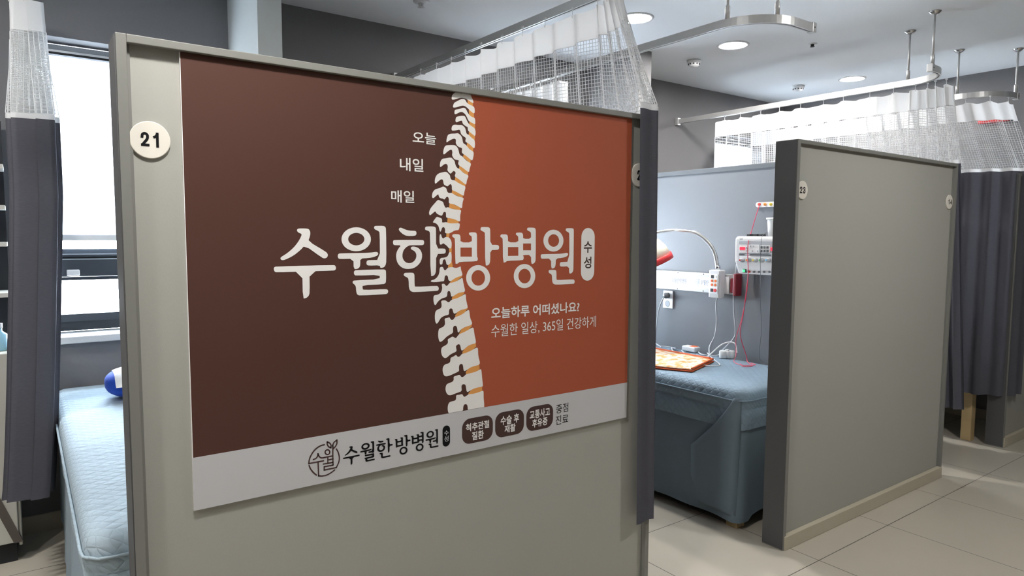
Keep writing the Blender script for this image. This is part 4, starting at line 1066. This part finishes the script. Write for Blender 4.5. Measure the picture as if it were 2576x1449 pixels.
for x in (1338, 1375, 1412):
    for y in (687, 732): fb5(x - 13, x + 13, y - 14, y + 14, .006, 'plug', 'button', fp)
for x, y in ((1155, 688), (1155, 728), (1228, 730), (1290, 730), (1205, 672), (1240, 672)): fb5(x - 8, x + 8, y - 9, y + 9, .005, 'cord', 'button', fp)
fb5(1190, 1450, 768, 786, .003, 'plug', 'dark_stripe', fp); fb5(1066, 1130, 765, 782, .003, 'plug', 'dark_stripe', fp)
for x, m_ in ((1112, 'k_red'), (1193, 'k_orange'), (1272, 'k_yellow'), (1352, 'k_green'), (1432, 'k_blue')):
    p = up_(*c5(x, 843))
    kn = obj('knob', lathe(bmesh.new(), [(.013, -.006), (.012, -.022), (.008, -.024)], (xf, p.y, p.z), 'X', 18), M['cord'], fp, True)
    obj('knob_dot', lathe(bmesh.new(), [(.0055, -.0235), (.0055, -.0255)], (xf, p.y + .008, p.z), 'X', 12), M[m_], kn)
bm = bmesh.new(); p = up_(*c5(1066, 598)); q = up_(*c5(1112, 572))
text_into(bm, 'SW', .01, (xf - .0022, p.y, p.z), (0, q.y - p.y, 0), (0, 0, q.z - p.z))
obj('maker_lettering', bm, M['plug'], t)
p = up_(*c5(1125, 972), d=dd - .028)
sw = obj('rocker_switch', B(p.x - .006, p.x + .01, p.y - .011, p.y + .011, p.z - .011, p.z + .011), M['plug'], t, bevel=.002)
obj('switch_light', B(p.x - .009, p.x - .004, p.y - .007, p.y + .007, p.z - .007, p.z + .007), M['green_led'], sw)
for x in (1180, 1241, 1303, 1365, 1430):
    p = up_(*c5(x, 985), d=dd - .028)
    obj('jack', lathe(bmesh.new(), [(.006, .004), (.006, -.006), (.003, -.006)], (p.x, p.y, p.z), 'X', 12), M['plug'] if x > 1200 else M['red'], t)
for x in (1195, 1282, 1340):
    p = up_(*c5(x, 540), d=dd - .05)
    obj('rear_clip', B(p.x - .02, p.x + .02, p.y - .012, p.y + .012, z_t - .012, z_t + .012), M['dark'], t, bevel=.004)
# cup on the unit
pz = z_t
p = onX(1942, 575, XW - .07)
t = thing('white_cup', 'white cup standing on the therapy unit', 'cup', (p.x, p.y - .03, pz))
obj('cup_body', lathe(bmesh.new(), [(.026, 0), (.030, .006), (.036, .085), (.036, .10), (.033, .10), (.033, .085), (.027, .008), (.001, .006)], (p.x + .01, p.y - .005, pz - .001), 'Z', 28), M['white_plastic'], t, True)
obj('cup_lip', lathe(bmesh.new(), [(.037, .094), (.043, .097), (.043, .106), (.034, .106), (.034, .098)], (p.x + .01, p.y - .005, pz - .001), 'Z', 28, True), M['white_plastic'], t, True)
# lead holder strip
t = thing('lead_holder', 'white rounded strip with coloured pegs high on the blue-grey partition', 'holder', (XW, 2.3, 1.63))
a, b = wx_(1901, 515, .012), wx_(1900, 522.5, .012); ztp = wx_(1920, 508, .012).z; zbt = wx_(1920, 521, .012).z
loop = [(XW - .012, p.x, p.z) for p in rrect3(2.02, a.y, zbt, ztp, (ztp - zbt) / 2 - .0005, 0)]
obj('strip', solid(bmesh.new(), loop, (.012, 0, 0)), M['white_plastic'], t)
for u, m_ in ((1911, 'k_red'), (1925.5, 'k_orange'), (1940, 'k_yellow')):
    p = wx_(u, 514, .012)
    obj('peg', lathe(bmesh.new(), [(.008, -.012), (.008, -.022), (.003, -.026)], (XW, p.y, p.z), 'X', 14), M[m_], t)
# leads
def lead(name, label, pts, r, m_, cat='cable', group=None):
    return tag(obj(name, tube(bmesh.new(), smooth_path(pts), r, 7), M[m_], None, True), label, cat, group)
bx = .712
lead('lead_wire', 'red lead hanging from the lead holder down to the bed', [wx_(1911, 514, .03), wx_(1901, 545, .04), wx_(1888, 590, .06), wx_(1882, 612, .175), wx_(1881, 650, .175), wx_(1882, 690, .175), wx_(1877, 735, .16), wx_(1870, 790, .12), wx_(1862, 840, .10), Vector((3.47, 2.40, .74)), Vector((3.44, 2.37, .712)), Vector((3.36, 2.28, .71)), Vector((3.30, 2.30, .71)), Vector((3.36, 2.36, .71))], .0022, 'red_wire')
lead('lead_wire', 'second red lead looping over the white charger on the bed', [wx_(1883, 683, .14), wx_(1878, 740, .13), wx_(1866, 800, .11), wx_(1852, 850, .10), Vector((3.44, 2.45, .74)), Vector((3.38, 2.42, .712)), Vector((3.33, 2.33, .71)), Vector((3.40, 2.29, .71)), Vector((3.43, 2.34, .71))], .0018, 'red_wire')
lead('lead_wire', 'thin grey wire hanging in front of the therapy unit', [wx_(1928, 585, .10), wx_(1917, 596, .165), wx_(1913, 640, .175), wx_(1913, 700, .16), wx_(1913, 760, .12), wx_(1915, 830, .09), Vector((3.50, 2.33, .73)), Vector((3.49, 2.25, .712)), Vector((3.38, 2.20, .71))], .0014, 'plug')
# controller and charger
p = onZ(1748, 884, .706)
t = CTL = thing('heat_controller', 'white handheld controller lying on the bed beside the partition', 'controller', (p.x, p.y, .706))
a, b = onZ(1731, 882, .706), onZ(1765, 888, .706)
ang = math.atan2(b.y - a.y, b.x - a.x); L = (b - a).length
bm = bmesh.new(); box(bm, -L / 2, L / 2, -.03, .03, .0, .034)
Mx = Matrix.Translation(((a.x + b.x) / 2, (a.y + b.y) / 2 + .03, .7055)) @ Matrix.Rotation(ang, 4, 'Z')
for v in bm.verts: v.co = Mx @ v.co
obj('case', bm, M['white_plastic'], t, bevel=.008)
bm = bmesh.new(); box(bm, 0, L * .38, -.02, .02, .034, .036)
for v in bm.verts: v.co = Mx @ v.co
obj('label_plate', bm, M['orange'], t)
p = onZ(1836, 901, .706)
t = CHG = thing('charger', 'white lobed charger on the bed below the hanging red lead', 'charger', (p.x, p.y, .706))
bm = bmesh.new()
for k, dx in enumerate((-.026, .0, .026)):
    lathe(bm, [(.022, 0), (.023, .004), (.023, .040), (.019, .045), (.001, .046)], (p.x + dx * .81, p.y + .02 - dx * .58, .7055), 'Z', 24)
obj('charger_body', bm, M['white_plastic'], t, True)
obj('charger_top', lathe(bmesh.new(), [(.012, .045), (.012, .052), (.001, .053)], (p.x, p.y + .02, .7055), 'Z', 18), M['white_plastic'], t, True)

obj('power_cord', tube(bmesh.new(), smooth_path([wx_(1853, 665, .03), wx_(1850, 690, .04), wx_(1846, 720, .05), wx_(1846, 780, .04), wx_(1850, 830, .04), wx_(1845, 852, .05), Vector((3.49, 2.58, .75)), Vector((3.46, 2.60, .712)), Vector((3.42, 2.68, .71)), Vector((3.48, 2.76, .71))]), .0042, 7), M['cord'], UNIT, True)
obj('power_cord', tube(bmesh.new(), smooth_path([Vector((3.48, 2.47, .745)), Vector((3.49, 2.50, .80)), Vector((3.46, 2.56, .79)), Vector((3.40, 2.60, .73)), Vector((3.34, 2.60, .709)), Vector((3.30, 2.72, .709)), Vector((3.38, 2.88, .709)), Vector((3.46, 2.96, .709))]), .004, 7), M['white_cord'], CHG, True)
obj('power_cord', tube(bmesh.new(), smooth_path([Vector((3.50, 3.14, .712)), Vector((3.42, 3.02, .709)), Vector((3.34, 3.00, .709)), Vector((3.36, 2.92, .709)), Vector((3.46, 2.93, .709)), Vector((3.47, 3.02, .709)), Vector((3.38, 3.10, .709)), Vector((3.30, 3.16, .709))]), .0035, 7), M['cord'], LAMP, True)
obj('power_cord', tube(bmesh.new(), smooth_path([Vector((3.44, 2.66, .722)), Vector((3.38, 2.58, .711)), Vector((3.30, 2.48, .709)), Vector((3.22, 2.40, .709)), Vector((3.16, 2.42, .709)), Vector((3.14, 2.47, .712))]), .003, 7), M['white_cord'], CTL, True)

# folded orange blanket
A_, B_, C_, D_ = onZ(1625, 876, .71), onZ(1797, 908, .71), onZ(1742, 934, .71), onZ(1620, 922, .71)
t = thing('folded_blanket', 'folded orange and cream printed blanket on the bed', 'blanket', tuple((A_ + C_) / 2)[:2] + (.705,))
def sheet4(z0, th, grow, wav, m_, name):
    bm = bmesh.new(); c = (A_ + B_ + C_ + D_) / 4; nu, nv = 26, 16
    q = [c + (p - c) * grow for p in (A_, B_, C_, D_)]
    top = []; low = []
    for i in range(nu + 1):
        r1, r2 = [], []
        for j in range(nv + 1):
            s, w = i / nu, j / nv
            p = q[0].lerp(q[1], s).lerp(q[3].lerp(q[2], s), w)
            e = min(s, 1 - s) * 10; e2 = min(w, 1 - w) * 8; ed = min(1, e, e2)
            z = z0 + th * (.45 + .55 * ed) + wav * math.sin(s * 9 + w * 5) * ed
            r1.append(bm.verts.new((p.x, p.y, z))); r2.append(bm.verts.new((p.x, p.y, z0)))
        top.append(r1); low.append(r2)
    for g in (top, low):
        for a, b in zip(g, g[1:]):
            for j in range(nv): bm.faces.new((a[j], a[j + 1], b[j + 1], b[j]))
    for i in range(nu):
        for j in (0, nv): bm.faces.new((top[i][j], top[i + 1][j], low[i + 1][j], low[i][j]))
    for j in range(nv):
        for i in (0, nu): bm.faces.new((top[i][j], top[i][j + 1], low[i][j + 1], low[i][j]))
    return obj(name, bm, m_, t, True)
sheet4(.7055, .010, 1.0, .001, M['orange'], 'lower_layer')
sheet4(.7145, .010, .965, .0025, M['blanket'], 'upper_layer')
c = (A_ + B_ + C_ + D_) / 4
edge_ = [c + (p - c) * .965 for p in (A_, B_, C_, D_)]
for k_, (p, q) in enumerate(((edge_[0], edge_[1]), (edge_[1], edge_[2]))):
    obj('binding', tube(bmesh.new(), [Vector((p.x, p.y, .722)).lerp(Vector((q.x, q.y, .722)), s / 8) for s in range(9)], .006, 8), M['orange'], t, True)

# red box on the right wall, seen through the far net
p = onX(2497, 298, XR - .04)
t = thing('alarm_box', 'small red box high on the right wall behind the farthest net', 'alarm', (XR, p.y, p.z))
obj('case', B(XR - .04, XR, p.y - .10, p.y + .10, p.z - .028, p.z + .022), M['red'], t, bevel=.004)
obj('cover', B(XR - .046, XR - .04, p.y - .085, p.y + .085, p.z - .018, p.z + .012), M['red'], t, bevel=.002)
